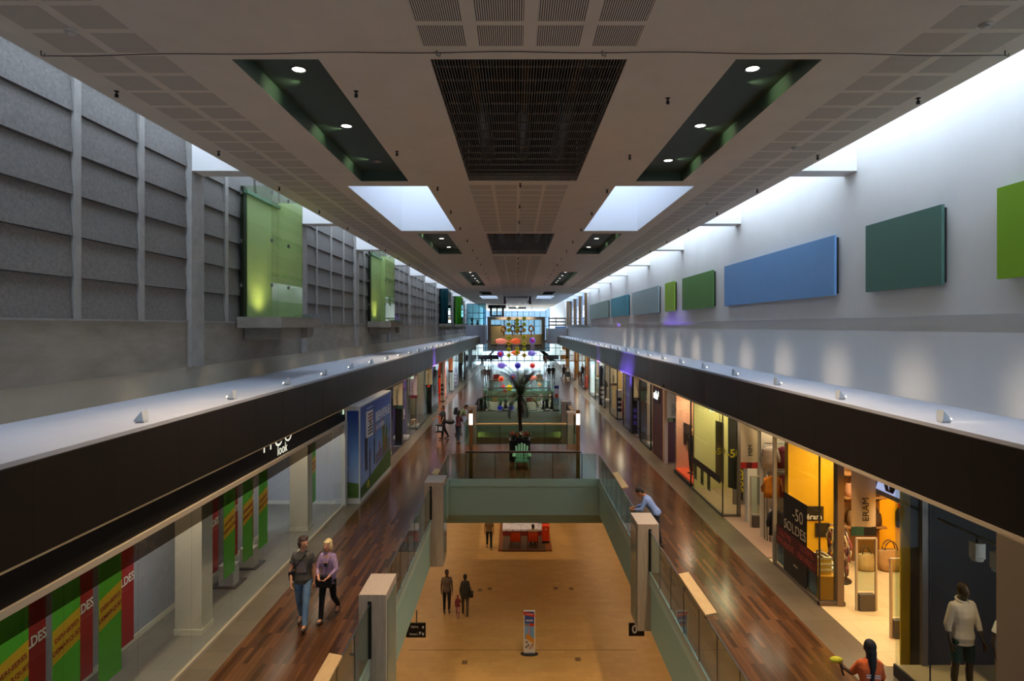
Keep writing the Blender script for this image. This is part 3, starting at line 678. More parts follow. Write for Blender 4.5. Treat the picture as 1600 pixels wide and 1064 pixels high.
# red bromeliads round the palm foot
m_red = M('#b23a16', .5); m_or = M('#d0661f', .5); m_leafd = M('#27331f', .55)
for k, (x, y, c) in enumerate(((-.3, -.28, 0), (-.12, -.34, 1), (.24, -.33, 0), (.36, -.2, 1), (-.36, .0, 1), (.1, -.22, 2))):
    t = thing('flower_plant', ['orange red bromeliad at the left front of the palm planter', 'orange bromeliad left of the palm foot', 'red bromeliad right of the palm foot', 'orange bromeliad at the right edge of the planter', 'orange bromeliad at the left rim of the planter', 'small pale flowers in front of the palm foot'][k], 'plant', (.18+x, 27.9+y, .96))
    g = MB()
    for i in range(16):
        a = i*2.4; l = random.uniform(.25, .5); h = random.uniform(.05, .32); d = Vector((math.cos(a), math.sin(a), 0)); q = Vector((-d.y, d.x, 0))*.02
        m = d*l*.5+Vector((0, 0, h)); g.poly([q, -q, m-q*1.4, m+q*1.4], m_leafd); g.poly([m+q*1.4, m-q*1.4, d*l+Vector((0, 0, h*.8))], m_leafd)
    g.build('leaves', t); g = MB()
    for i in range(12):
        a = i*2.4; h = random.uniform(.2, .42); l = random.uniform(.04, .16); d = Vector((math.cos(a), math.sin(a), 0)); q = Vector((-d.y, d.x, 0))*.018
        c0 = Vector((0, 0, .1)); mm = [m_red, m_or, M('#e6dcb8', .5)][c]; m = d*l*.6+Vector((0, 0, h*.7)); g.poly([c0+q, c0-q, m-q*1.3, m+q*1.3], mm); g.poly([m+q*1.3, m-q*1.3, d*l+Vector((0, 0, h))], mm)
    g.build('bracts', t)
def adirondack(x, y, rz, col, lb):
    t = thing('garden_chair', lb, 'chair', (x, y, 0), rz); m = M(col, .45)
    for k in range(5):                                              # slatted fan back
        o = (k-2); xb = o*.1; xt = o*.122; hz = .98-.045*abs(o)**1.5; g = MB()
        n = 7; pr = [(xb-.042, .17, .3), (xb+.042, .17, .3)]+[(xt+.047*math.cos(PI*i/n), .42, hz-.04+.045*math.sin(PI*i/n)) for i in range(n+1)]
        g.prism(pr, (0, .018, .004), m); g.build('back_slat', t)
    g = MB(); g.box(-.27, .27, .3, .325, .52, .58, m); g.box(-.24, .24, .2, .225, .34, .41, m); g.build('back_rail', t)
    for k in range(5): g = MB(); z = .37-.03*k; y0 = -.28+.1*k; g.box(-.27, .27, y0, y0+.085, z-.02, z, m); g.build('seat_slat', t)
    g = MB(); g.prism([(-.27, -.3, .29), (-.18, -.3, .27), (-.09, -.3, .29), (0, -.3, .265), (.09, -.3, .29), (.18, -.3, .27), (.27, -.3, .29), (.27, -.3, .37), (-.27, -.3, .37)], (0, .02, 0), m); g.build('apron', t)
    for s in (-1, 1):
        g = MB(); g.prism([(s*.27, -.36, .54), (s*.41, -.36, .54), (s*.4, .1, .56), (s*.33, .34, .56), (s*.27, .34, .56)], (0, 0, .022), m); g.build('armrest', t)
        g = MB(); g.box(s*.275, s*.31, -.3, -.22, 0, .54, m); g.build('front_leg', t)
        g = MB(); g.prism([(s*.25, -.28, .36), (s*.25, -.28, .27), (s*.25, .3, .0), (s*.25, .38, .0), (s*.25, .34, .09)], (s*.025, 0, 0), m); g.build('rear_leg', t)
adirondack(.26, 26.3, 0, '#8fc79a', 'mint green slatted garden chair in front of the black planter')
# ---------------------------------------------------------------- giant chess set on the second bridge
g = MB(); g.box(-2.2, 2.7, 44.0, 49.4, .001, .012, checker('chequered carpet', '#c9c6be', '#1c1b1c', 2.0)); o = g.build('chequered_rug', loc=(0, 0, 0)); tag(o, 'black and white chequered rug on the second bridge', 'rug')
m_cb = M('#141214', .35); m_cw = M('#d6d2bf', .4)
pawn = [(.17, 0), (.17, .06), (.13, .1), (.09, .2), (.06, .42), (.1, .46), (.06, .48)]
king = [(.19, 0), (.19, .07), (.14, .12), (.1, .25), (.07, .6), (.13, .64), (.08, .67), (.12, .84), (.1, .9), (.03, .94), (.03, 1.0)]
rook = [(.19, 0), (.19, .08), (.14, .13), (.12, .5), (.16, .55), (.16, .72), (.11, .72), (.11, .66)]
def chess(kind, x, y, m, lb, s=1.0):
    t = thing('chess_piece', lb, 'chess piece', (x, y, .012)); g = MB()
    pr = {'pawn': pawn, 'king': king, 'rook': rook, 'knight': pawn[:4]}[kind]; g.lathe([(r*s, h*s) for r, h in pr], (0, 0, 0), m, 14); g.build('body', t); g = MB()
    if kind == 'pawn': g.ball((0, 0, .55*s), .1*s, m)
    elif kind == 'king': g.box(-.02*s, .02*s, -.015, .015, 1.0*s, 1.14*s, m); g.box(-.06*s, .06*s, -.015, .015, 1.05*s, 1.09*s, m)
    elif kind == 'knight':
        g.prism([(-.1*s, -.05, .16*s), (.1*s, -.05, .16*s), (.09*s, -.05, .35*s), (.02*s, -.05, .5*s), (.06*s, -.05, .62*s), (-.02*s, -.05, .72*s), (-.1*s, -.05, .68*s), (-.2*s, -.05, .52*s), (-.17*s, -.05, .47*s), (-.08*s, -.05, .52*s), (-.06*s, -.05, .4*s)], (0, .1, 0), m)
    else: g.lathe([(.1*s, .66*s), (.1*s, .64*s)], (0, 0, 0), m, 12)
    g.build('head', t)
for a in (('pawn', 2.02, 44.6, m_cb, 'black giant chess pawn, leftmost of the dark pieces on the right'), ('rook', 2.3, 45.2, m_cb, 'black giant chess rook between the dark pawn and king'), ('king', 2.68, 44.9, m_cb, 'tall black giant chess king by the roll-up banner', 1.1),
          ('knight', .68, 44.5, m_cw, 'white giant chess knight right of the palm trunk', 1.15), ('knight', 2.05, 48.4, m_cw, 'small white giant chess knight farther back on the right'), ('pawn', 2.75, 48.6, m_cw, 'white giant chess pawn behind the black king'),
          ('rook', -2.55, 44.6, m_cb, 'black giant chess rook at the far left of the bridge', 1.15), ('king', -2.3, 45.4, m_cb, 'black giant chess king at the left of the bridge'), ('knight', -1.95, 44.7, m_cw, 'white giant chess knight beside the black left pieces', .7), ('pawn', -.75, 45.3, m_cb, 'black giant chess pawn between the two blue pots')): chess(*a)
for k, (x, y, c, lb) in enumerate(((-1.7, 49.3, '#b09a6a', 'beige cube seat at the left behind the chess rug'), (1.05, 49.2, '#7d3a2c', 'dark red cube seat behind the chess rug'), (1.5, 49.3, '#b8a377', 'beige cube seat beside the dark red one'))):
    t = thing('cube_seat', lb, 'stool', (x, y, .012)); g = MB(); g.box(-.22, .22, -.18, .18, .04, .42, M(c, .8)); g.build('cushion', t, bevel=.02); g = MB(); g.box(-.2, .2, -.16, .16, 0, .04, m_dark); g.build('base', t)
for x, y, lb in ((-1.15, 44.4, 'spiky green plant in a blue pot left of the palm trunk'), (-.35, 44.4, 'spiky green plant in a blue pot next to the palm trunk')):
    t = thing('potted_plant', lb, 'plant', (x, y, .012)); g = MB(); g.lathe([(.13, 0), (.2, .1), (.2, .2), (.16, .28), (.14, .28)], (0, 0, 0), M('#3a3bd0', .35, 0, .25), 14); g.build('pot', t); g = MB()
    for k in range(44):
        a = k*2.4; h = random.uniform(.35, .95); l = random.uniform(.1, .42); d = Vector((math.cos(a), math.sin(a), 0)); q = Vector((-d.y, d.x, 0))*.03
        g.poly([q+Vector((0, 0, .25)), -q+Vector((0, 0, .25)), d*l+Vector((0, 0, h))], M('#4f7a3e', .6))
    g.build('foliage', t)
spot('stage_blue', (-1.2, 45.2, .5), (-5.75, 43, 3.45), 40000, (.25, .1, 1), .32, 1, .2)
spot('stage_blue', (1.9, 45.6, .5), (6.6, 48.5, 3.45), 40000, (.25, .1, 1), .32, 1, .2)
spot('stage_blue', (1.9, 44.6, .5), (6.6, 37, 3.45), 40000, (.25, .1, 1), .32, 1, .2)
for x, y, lb in ((-1.5, 50.4, 'left'), (2.0, 50.4, 'right')): pass
for x in (-2.9, 3.5): spot('corner_lamp', (x, 43.9, -1.55), (x*.8, 44.2, -2.2), 13, (1, .95, .25), 2.2, 1, .05)
# roll-up banner beside the chess set
def rollup(x, y, z, w, h, lb, parts, rz=0):
    t = thing('rollup_banner', lb, 'banner stand', (x, y, z), rz); g = MB(); g.lathe([(w*.78, 0), (w*.78, .03), (w*.72, .045)], (0, 0, 0), m_black, 24); o = g.build('base', t); o.scale = (1, .45, 1)
    g = MB(); g.box(-w/2, w/2, -.012, .012, .045, h, M('#e3e0dc', .5)); g.build('board', t)
    g = MB(); parts(g, w, h, -.014); g.build('print', t)
def sheet(g, pts, y, c, d=0): g.poly([(x, y-d*.0012, z) for x, z in pts], M(c, .5) if isinstance(c, str) else c)
def rect(x0, x1, z0, z1): return [(x0, z0), (x1, z0), (x1, z1), (x0, z1)]
def poster_a(g, w, h, y):
    a = w*.43; sheet(g, rect(-a, a, h*.70, h*.975), y, '#2a4c94'); sheet(g, rect(-a, a, h*.35, h*.70), y, '#6fa0cf'); sheet(g, rect(-a, a, h*.1, h*.35), y, '#cfc9bf')
    sheet(g, [(-w*.5, h*.9), (w*.46, h*.845), (w*.46, h*.92), (-w*.5, h*.975)], y, '#c02a25', 1); sheet(g, [(-.02*w, h*.64), (.43*w, h*.64), (.45*w, h*.7), (0, h*.71)], y, '#c8352c', 1); sheet(g, [(-a, h*.65), (-.03*w, h*.65), (-.06*w, h*.685), (-a, h*.69)], y, '#8a6a3a', 1)
    g.text('DERNIERS JOURS', w*.085, (0, y-.003, h*.91), (1, 0, -.05), (0, 0, 1), M('#e8d8d0', .6), .01); g.text('SOLDES', w*.17, (0, y-.003, h*.77), (1, 0, 0), (0, 0, 1), M('#e6ecf4', .6), .03)
    sheet(g, [(-.33*w, h*.45), (-.1*w, h*.47), (.42*w, h*.33), (.42*w, h*.255), (.2*w, h*.275), (-.3*w, h*.36)], y, '#c98a22', 1)
    sheet(g, [(-.12*w, h*.47), (.02*w, h*.48), (-.02*w, h*.56), (.04*w, h*.6), (-.1*w, h*.59), (-.06*w, h*.53)], y, '#d4756a', 1)
    for x, z in ((-.25, .27), (-.1, .2), (.22, .18), (-.28, .16), (.3, .22), (.05, .14)): sheet(g, [(w*(x-.12), h*z), (w*(x+.06), h*(z-.02)), (w*(x+.13), h*(z+.03)), (w*(x-.05), h*(z+.035))], y, '#6d6a72' if x < 0 else '#b9827c', 2)
    sheet(g, rect(-a, a, h*.035, h*.085), y, '#dedad6', 1)
rollup(.5, 22.45, ZL, .42, 1.62, 'white blue and red roll-up banner standing on the lower floor', poster_a)
def poster_b(g, w, h, y):
    a = w*.47; sheet(g, rect(-a, a, h*.85, h*.97), y, '#2b4f9c'); sheet(g, rect(-a, a, h*.66, h*.84), y, '#c4c8d4'); sheet(g, rect(-a*.8, a*.8, h*.48, h*.65), y, '#b24a36'); sheet(g, rect(-a, a, h*.2, h*.46), y, '#8fa9d4'); sheet(g, [(-a*.6, h*.24), (a*.5, h*.26), (a*.2, h*.43), (-a*.3, h*.4)], y, '#e6e6ea', 1)
rollup(2.95, 44.2, 0, .36, 1.85, 'narrow pale roll-up banner at the right end of the chess bridge', poster_b)
# ---------------------------------------------------------------- hanging fish lanterns and flower ornaments over the third opening
def wire(g, x, y, z): g.tube([(0, 0, 0), (0, 0, ZC-z)], .006, M('#c8c2d6', .5), 4)
FISH = [(783, 533, 24, 9, '#f08a7a', -1, 'salmon fish lantern at the left of the top row', '#b81f28'), (806, 533, 19, 10, '#f0693c', 1, 'orange fish lantern in the middle of the top row', '#b81f28'), (832, 532, 12, 10, '#6a62d8', 0, 'violet fish lantern at the right of the top row', '#a8309a'),
        (782, 553, 12, 11, '#5f58d4', 0, 'violet fish lantern with a red mouth at the left of the second row', '#b42458'), (806, 551, 18, 8, '#f0704a', 1, 'orange fish lantern with red ends in the second row', '#c0202a'), (831, 552, 16, 9, '#7a74e0', -1, 'lilac fish lantern at the right of the second row', '#9a3ac0'),
        (784, 571, 17, 10, '#7a6ee6', -1, 'violet fish lantern at the left of the third row', '#c02a5a'), (809, 571, 6, 10, '#3a3ad8', 0, 'slim deep blue fish lantern among the palm fronds', '#2a2a90'), (832, 571, 10, 9, '#e87a74', 0, 'coral round fish lantern at the right of the third row', '#c02434'),
        (783, 592, 11, 9, '#f07a50', 0, 'orange round fish lantern at the left of the lowest row', '#c8281e'), (802, 589, 8, 10, '#3f4ae0', 0, 'deep blue fish lantern left of the palm crown', '#c42a3a'), (832, 590, 15, 7, '#ec8a72', -1, 'salmon fish lantern at the right of the lowest row', '#d0442e')]
for i, (px, py, w, h, c, dr, lb, mc) in enumerate(FISH):
    y = 51.4+(i//3)*1.35+(i % 3)*.2; p = P(px, py, y); t = thing('fish_lantern', lb, 'lantern', p); s = y/F; L = w*s*.76; R = h*s/2; m = M(c, .5, 0, .45)
    g = MB()
    prof = [(.02, -.5), (.55, -.44), (.88, -.25), (1, 0), (.85, .22), (.5, .4), (.18, .5)]
    ax = 'x' if dr else 'y'; sg = -1 if dr > 0 else 1
    g.lathe([(r*R, sg*hh*(L if dr else max(L, .7))) for r, hh in prof], (0, 0, 0), m, 16, ax); g.build('body', t)
    e = MB(); ll = L if dr else max(L, .7)
    e.lathe([(.3*R, sg*-.51*ll), (.62*R, sg*-.45*ll), (.45*R, sg*-.4*ll)], (0, 0, 0), M(mc, .5, 0, .3), 14, ax); e.build('mouth', t)
    e = MB(); sx = sg*.5*ll
    tp = [(.9*sx, 0), (1.35*sx, R*.7), (1.25*sx, 0), (1.35*sx, -R*.7)]
    e.prism([(a, -.01, b) if dr else (-.01, a, b) for a, b in tp], (0, .02, 0) if dr else (.02, 0, 0), m); e.build('tail', t)
    for q in (-1, 1):
        e = MB(); e.ball((sg*-.28*ll, q*R*.7, R*.4) if dr else (q*R*.62, -.3*ll, R*.42), R*.16, m_black, 8, 6); e.build('eye', t)
    e = MB()
    for k in range(6): a = (k-2.5)*.12*L; e.tube([(a, .02*k, -R*.7), (a*1.1, .02*k, -R-.35), (a*1.2+.03, .02*k, -R-.55-.05*(k % 3))], .012, M('#b8b0d0', .5, 0, .15), 4)
    e.build('streamers', t)
    e = MB(); wire(e, *p[:2], p.z); e.build('hanging_wire', t)
m_fl = M('#b9c22a', .5, 0, .12); m_fl2 = M('#c9a018', .5, 0, .1)
for ci, (px, ys) in enumerate(((795, (498, 507, 516, 528, 537, 546, 555)), (808, (500, 506, 512, 518, 545, 551)), (819, (498, 507, 516, 527, 537, 546, 555)))):
    for k, py in enumerate(ys):
        p = P(px, py, 51.2+.25*ci); t = thing('flower_ornament', ['yellow green ring flower in the left hanging chain', 'yellow green ring flower in the middle hanging chain', 'yellow green ring flower in the right hanging chain'][ci], 'ornament', p, 0, 'flowers of the %s hanging chain' % ['left', 'middle', 'right'][ci])
        g = MB(); mm = m_fl if (k+ci) % 4 else m_fl2
        for j in range(6):
            a = j*PI/3+.3; g.lathe([(.001, -.03), (.075, -.025), (.075, .025), (.001, .03)], (math.cos(a)*.12, 0, math.sin(a)*.12), mm, 10, 'y')
        g.build('petals', t); g = MB(); g.lathe([(.001, -.035), (.05, -.034), (.05, -.03)], (0, 0, 0), M('#4a4a16', .6), 10, 'y'); g.build('centre', t)
        if k == 0: g = MB(); wire(g, *p[:2], p.z); g.build('hanging_wire', t)
        if k: g = MB(); g.tube([(0, 0, .15), (0, 0, (py-ys[k-1])*51.2/F-.15)], .008, mm, 4); g.build('link', t)
for px, py, lb in ((787, 514, 'leftmost'), (801, 513, 'second'), (814, 514, 'third'), (830, 513, 'rightmost')):
    p = P(px, py, 57.1); t = thing('drop_ornament', '%s large brown gold drop ornament hanging before the far bridge' % lb, 'ornament', p); g = MB(); pth = [(.2*math.sin(a)*(1-.25*math.cos(a)), 0, .27*math.cos(a)) for a in [2*PI*i/20 for i in range(21)]]
    g.tube(pth, .075, M('#9a6a14', .5), 8); g.build('ring', t); g = MB(); g.tube([(0, 0, -.3), (.02, 0, -.7)], [.07, .03], M('#8a5c10', .5), 8); g.build('tail', t); g = MB(); wire(g, *p[:2], p.z); g.build('hanging_wire', t)
for px, py, r, c, lb in ((796, 606, .3, '#c6c01e', 'yellow ball lantern left of the palm crown'), (786, 604, .2, '#d03a34', 'red ball lantern beside the yellow one'), (789, 611, .17, '#e2523e', 'small red ball lantern under the yellow one'), (843, 601, .16, '#cfa05a', 'small tan ball lantern right of the palm crown')):
    p = P(px, py, 56.0+.3*((px*7) % 5)); t = thing('ball_lantern', lb, 'lantern', p); g = MB(); g.ball((0, 0, 0), r, M(c, .5, 0, .3), 16, 10); g.build('globe', t); g = MB(); g.lathe([(r*.25, r*.97), (r*.25, r*1.06), (r*.1, r*1.06)], (0, 0, 0), m_black, 10); g.build('cap', t); g = MB(); wire(g, *p[:2], p.z); g.build('hanging_wire', t)
# wooden easels beyond the third opening
for x, c, lb in ((-1.9, '#7a2f22', 'wooden easel with a dark red board at the left beyond the lanterns'), (1.2, '#4a4a8c', 'wooden easel with a violet board right of the palm crown'), (2.3, '#8a8a70', 'wooden easel with a pale board at the right beyond the lanterns')):
    t = thing('easel', lb, 'easel', (x, 59.5, 0)); m = M('#a3814f', .6)
    for a, b2 in ((-.35, -.06), (.35, .06)): g = MB(); g.tube([(a, 0, 0), (b2, .08, 1.7)], .025, m, 6); g.build('leg', t)
    g = MB(); g.tube([(0, .6, 0), (0, .1, 1.6)], .025, m, 6); g.build('rear_leg', t); g = MB(); g.box(-.32, .32, -.03, -.005, .75, 1.4, M(c, .6)); g.build('board', t); g = MB(); g.box(-.36, .36, -.07, .03, .71, .75, m); g.build('ledge', t)
# ---------------------------------------------------------------- lower floor: lounge, deck chairs, signs
t = thing('lounge_deck', 'dark brown wooden lounge deck with a rust red border on the lower floor', 'deck', (.5, 34.3, ZL)); g = MB()
g.box(-.72, 1.62, 32.72, 35.0, ZL, ZL+.05, MN('deck boards', '#4a3521', '#5a412a', 4, .6, 0, 6, (1, 8, 1))); g.build('boards', t, world=True)
g = MB(); g.box(-.95, -.72, 32.7, 38, ZL, ZL+.09, M('#7a4216', .5)); g.box(1.62, 1.95, 32.7, 38, ZL, ZL+.09, M('#7a4216', .5)); g.box(-.72, 1.62, 32.66, 32.72, ZL, ZL+.07, M('#4a2412', .5)); g.build('border', t, world=True)
t = thing('play_table', 'low white cracked-pattern table on the lounge deck', 'table', (.35, 36.2, ZL)); g = MB()
mv = fresh('cracked white top', .35); nt, N, Lk, bs = nodes(mv); tc = N('ShaderNodeTexCoord'); vo = N('ShaderNodeTexVoronoi', feature='DISTANCE_TO_EDGE'); vo.inputs['Scale'].default_value = 3.2
mp = N('ShaderNodeMapping'); mp.inputs['Scale'].default_value = (.75, 1.6, 1); cr = N('ShaderNodeValToRGB'); cr.color_ramp.elements[0].color = (*lin('#5b4f58'), 1); cr.color_ramp.elements[1].color = (*lin('#dcd4dc'), 1); cr.color_ramp.elements[1].position = .06
Lk(tc.outputs['Object'], mp.inputs[0]); Lk(mp.outputs[0], vo.inputs['Vector']); Lk(vo.outputs[0], cr.inputs[0]); Lk(cr.outputs[0], bs.inputs['Base Color'])
g.box(-1.12, 1.2, -1.2, 1.2, .32, .42, mv); g.build('top', t); g = MB(); g.box(-1.1, 1.18, -1.18, 1.18, 0, .32, M('#7d2a20', .5)); g.build('plinth', t)
def deckchair(x, y, lb):
    t = thing('deck_chair', lb, 'deck chair', (x, y, ZL+.05)); m = M('#5c1f12', .5)
    for s in (-1, 1):
        g = MB(); g.tube([(s*.27, .45, .02), (s*.27, -.42, .95)], .022, m, 6); g.build('back_frame', t)
        g = MB(); g.tube([(s*.3, -.5, .02), (s*.3, .5, .42)], .022, m, 6); g.build('leg_frame', t)
    for p0, p1 in (((-.3, -.5, .02), (.3, -.5, .02)), ((-.28, -.42, .95), (.28, -.42, .95)), ((-.3, .5, .42), (.3, .5, .42))): g = MB(); g.tube([p0, p1], .022, m, 6); g.build('crossbar', t)
    g = MB(); pts = [(-.41, .95), (-.27, .62), (-.1, .32), (.1, .22), (.3, .27), (.5, .42)]
    for (a, z0), (b2, z1) in zip(pts, pts[1:]): g.prism([(-.26, a, z0), (.26, a, z0), (.26, b2, z1), (-.26, b2, z1)], (0, 0, .012), M('#d8521c', .7))
    g.build('canvas', t)
deckchair(-.02, 33.25, 'left orange canvas deck chair on the lounge deck, empty'); deckchair(.93, 33.25, 'right orange canvas deck chair with a person sitting in it')
t = thing('cabinet', 'tall orange red box cabinet at the right of the lounge deck', 'cabinet', (1.66, 33.9, ZL+.09)); g = MB(); g.box(-.2, .2, -.25, .25, .12, .95, M('#d83c12', .45)); g.build('body', t, bevel=.01); g = MB(); g.box(-.2, .2, -.22, .25, 0, .12, m_black); g.build('plinth', t); g = MB(); g.ball((0, -.255, .78), (.05, .01, .05), M('#e8b48a', .5), 8, 6); g.build('emblem', t)
for x, y, lb in ((-3.0, 27.9, 'small dark floor box at the left, farther row'), (3.35, 28.1, 'small dark floor box at the right, farther row'), (-3.35, 21.9, 'small dark floor box at the left, nearer row'), (4.1, 22.1, 'small dark floor box at the right, nearer row'), (-1.2, 28.05, 'small dark floor outlet lid left of the centre of the lower hall'), (2.56, 28.05, 'small dark floor outlet lid right of the centre of the lower hall')):
    px = {0: 0}; g = MB(); g.box(-.1, .1, -.12, .12, 0, .006, M('#6b4a24', .5)); o = g.build('floor_outlet', loc=(x if abs(x) < 2.9 else x*.55, y, ZL)); tag(o, lb, 'floor outlet')
t = thing('level_sign', 'black hanging sign with a white zero below the right pillar', 'sign', (3.18, 16.2, -1.5)); g = MB(); g.box(-.17, .24, -.02, .02, -.64, -.3, M('#0a0a0a', .4)); g.build('board', t); g = MB(); g.text('0', .3, (-.02, -.023, -.47), (1, 0, 0), (0, 0, 1), M('#f2f2f0', .5), .02); g.build('numeral', t); g = MB(); g.box(.02, .05, -.015, .015, -.3, .04, m_steel); g.build('hanger', t)
t = thing('direction_sign', 'black hanging direction sign with arrows below the left walkway edge', 'sign', (-2.6, 16.2, -1.5)); g = MB(); g.box(-.32, .2, -.02, .02, -.68, -.3, M('#0a0a0a', .4)); g.build('board', t); g = MB(); wt = M('#f2f2f0', .5)
g.text('TESTA', .075, (-.1, -.023, -.4), (1, 0, 0), (0, 0, 1), wt); g.text('Porte 2', .07, (-.12, -.023, -.59), (1, 0, 0), (0, 0, 1), wt); g.text('P', .11, (.05, -.023, -.57), (1, 0, 0), (0, 0, 1), wt, .02)
for z in (-.4, -.58): g.prism([(.13, -.022, z+.035), (.165, -.022, z-.0), (.145, -.022, z), (.145, -.022, z-.04), (.115, -.022, z-.04), (.115, -.022, z), (.095, -.022, z)], (0, -.002, 0), wt)
g.build('lettering', t); g = MB(); g.box(-.06, -.03, -.015, .015, -.3, .04, m_steel); g.build('hanger', t)
# ---------------------------------------------------------------- figures: people and mannequins
def _ring(vs, c, a, b, ra, rb, n):
    for j in range(n):
        t = 2*PI*j/n; vs.append(c+a*math.cos(t)*ra+b*math.sin(t)*rb)
class Blob:
    """closed tapered limbs that a voxel remesh melts into one continuous surface"""
    def __init__(s): s.v = []; s.f = []
    def rings(s, rs, n):
        o = len(s.v); k = len(rs)
        for r in rs: s.v += r
        for i in range(k-1):
            for j in range(n): s.f.append((o+i*n+j, o+i*n+(j+1) % n, o+(i+1)*n+(j+1) % n, o+(i+1)*n+j))
        s.f.append(tuple(o+j for j in range(n))[::-1]); s.f.append(tuple(o+(k-1)*n+j for j in range(n)))
    def cap(s, p0, p1, r0, r1, n=10, flat=1.0, side=None, end0=True, end1=True):
        p0, p1 = Vector(p0), Vector(p1); d = (p1-p0); L = d.length; d = d/L if L > 1e-6 else Vector((0, 0, -1))
        a = Vector(side)-d*Vector(side).dot(d) if side is not None else d.cross(Vector((0, 1, 0)) if abs(d.y) < .9 else Vector((1, 0, 0)))
        a.normalize(); b = d.cross(a); rs = []
        prof = ([(-1, .3), (-.85, .55), (-.5, .87)] if end0 else []); pr2 = ([(.5, .87), (.85, .55), (1, .3)] if end1 else [])
        for h, q in prof: r = []; _ring(r, p0+d*h*r0, a, b, r0*q, r0*q*flat, n); rs.append(r)
        for p, rr in ((p0, r0), (p0.lerp(p1, .5), (r0+r1)/2), (p1, r1)): r = []; _ring(r, p, a, b, rr, rr*flat, n); rs.append(r)
        for h, q in pr2: r = []; _ring(r, p1+d*h*r1, a, b, r1*q, r1*q*flat, n); rs.append(r)
        s.rings(rs, n)
    def stack(s, lv, T, n=16):
        rs = []
        for (x, y, z, rx, ry) in lv:
            r = [T(Vector((x+rx*math.cos(2*PI*j/n), y+ry*math.sin(2*PI*j/n), z))) for j in range(n)]; rs.append(r)
        s.rings(rs, n)
    def ball(s, c, r, T=None, n=12):
        r = r if isinstance(r, tuple) else (r, r, r); c = Vector(c)
        lv = [(c.x, c.y, c.z-r[2]*math.cos(PI*k/9), r[0]*math.sin(PI*k/9), r[1]*math.sin(PI*k/9)) for k in range(1, 9)]
        s.stack(lv, T or (lambda p: p), n)
    def mesh(s, name, vox, mat, parent, smooth=3):
        me = bpy.data.meshes.new('tmp'); me.from_pydata(s.v, [], s.f); me.update()
        bb = bmesh.new(); bb.from_mesh(me); bmesh.ops.recalc_face_normals(bb, faces=bb.faces); bb.to_mesh(me); bb.free()
        o = bpy.data.objects.new('tmp', me); COL.objects.link(o)
        r = o.modifiers.new('r', 'REMESH'); r.mode = 'VOXEL'; r.voxel_size = vox; r.use_smooth_shade = True
        m = o.modifiers.new('s', 'SMOOTH'); m.factor = .5; m.iterations = smooth
        dg = bpy.context.evaluated_depsgraph_get(); dg.update()
        nm = bpy.data.meshes.new_from_object(o.evaluated_get(dg)); bpy.data.objects.remove(o); bpy.data.meshes.remove(me)
        nm.name = name; nm.materials.clear(); nm.materials.append(mat)
        nm.polygons.foreach_set('use_smooth', [True]*len(nm.polygons))
        q = bpy.data.objects.new(name, nm); COL.objects.link(q); q.parent = parent
        return q
SKIN = M('#c98f6e', .55); SKIN_D = M('#4a2c1e', .55); SKIN_M = M('#a8704c', .55)
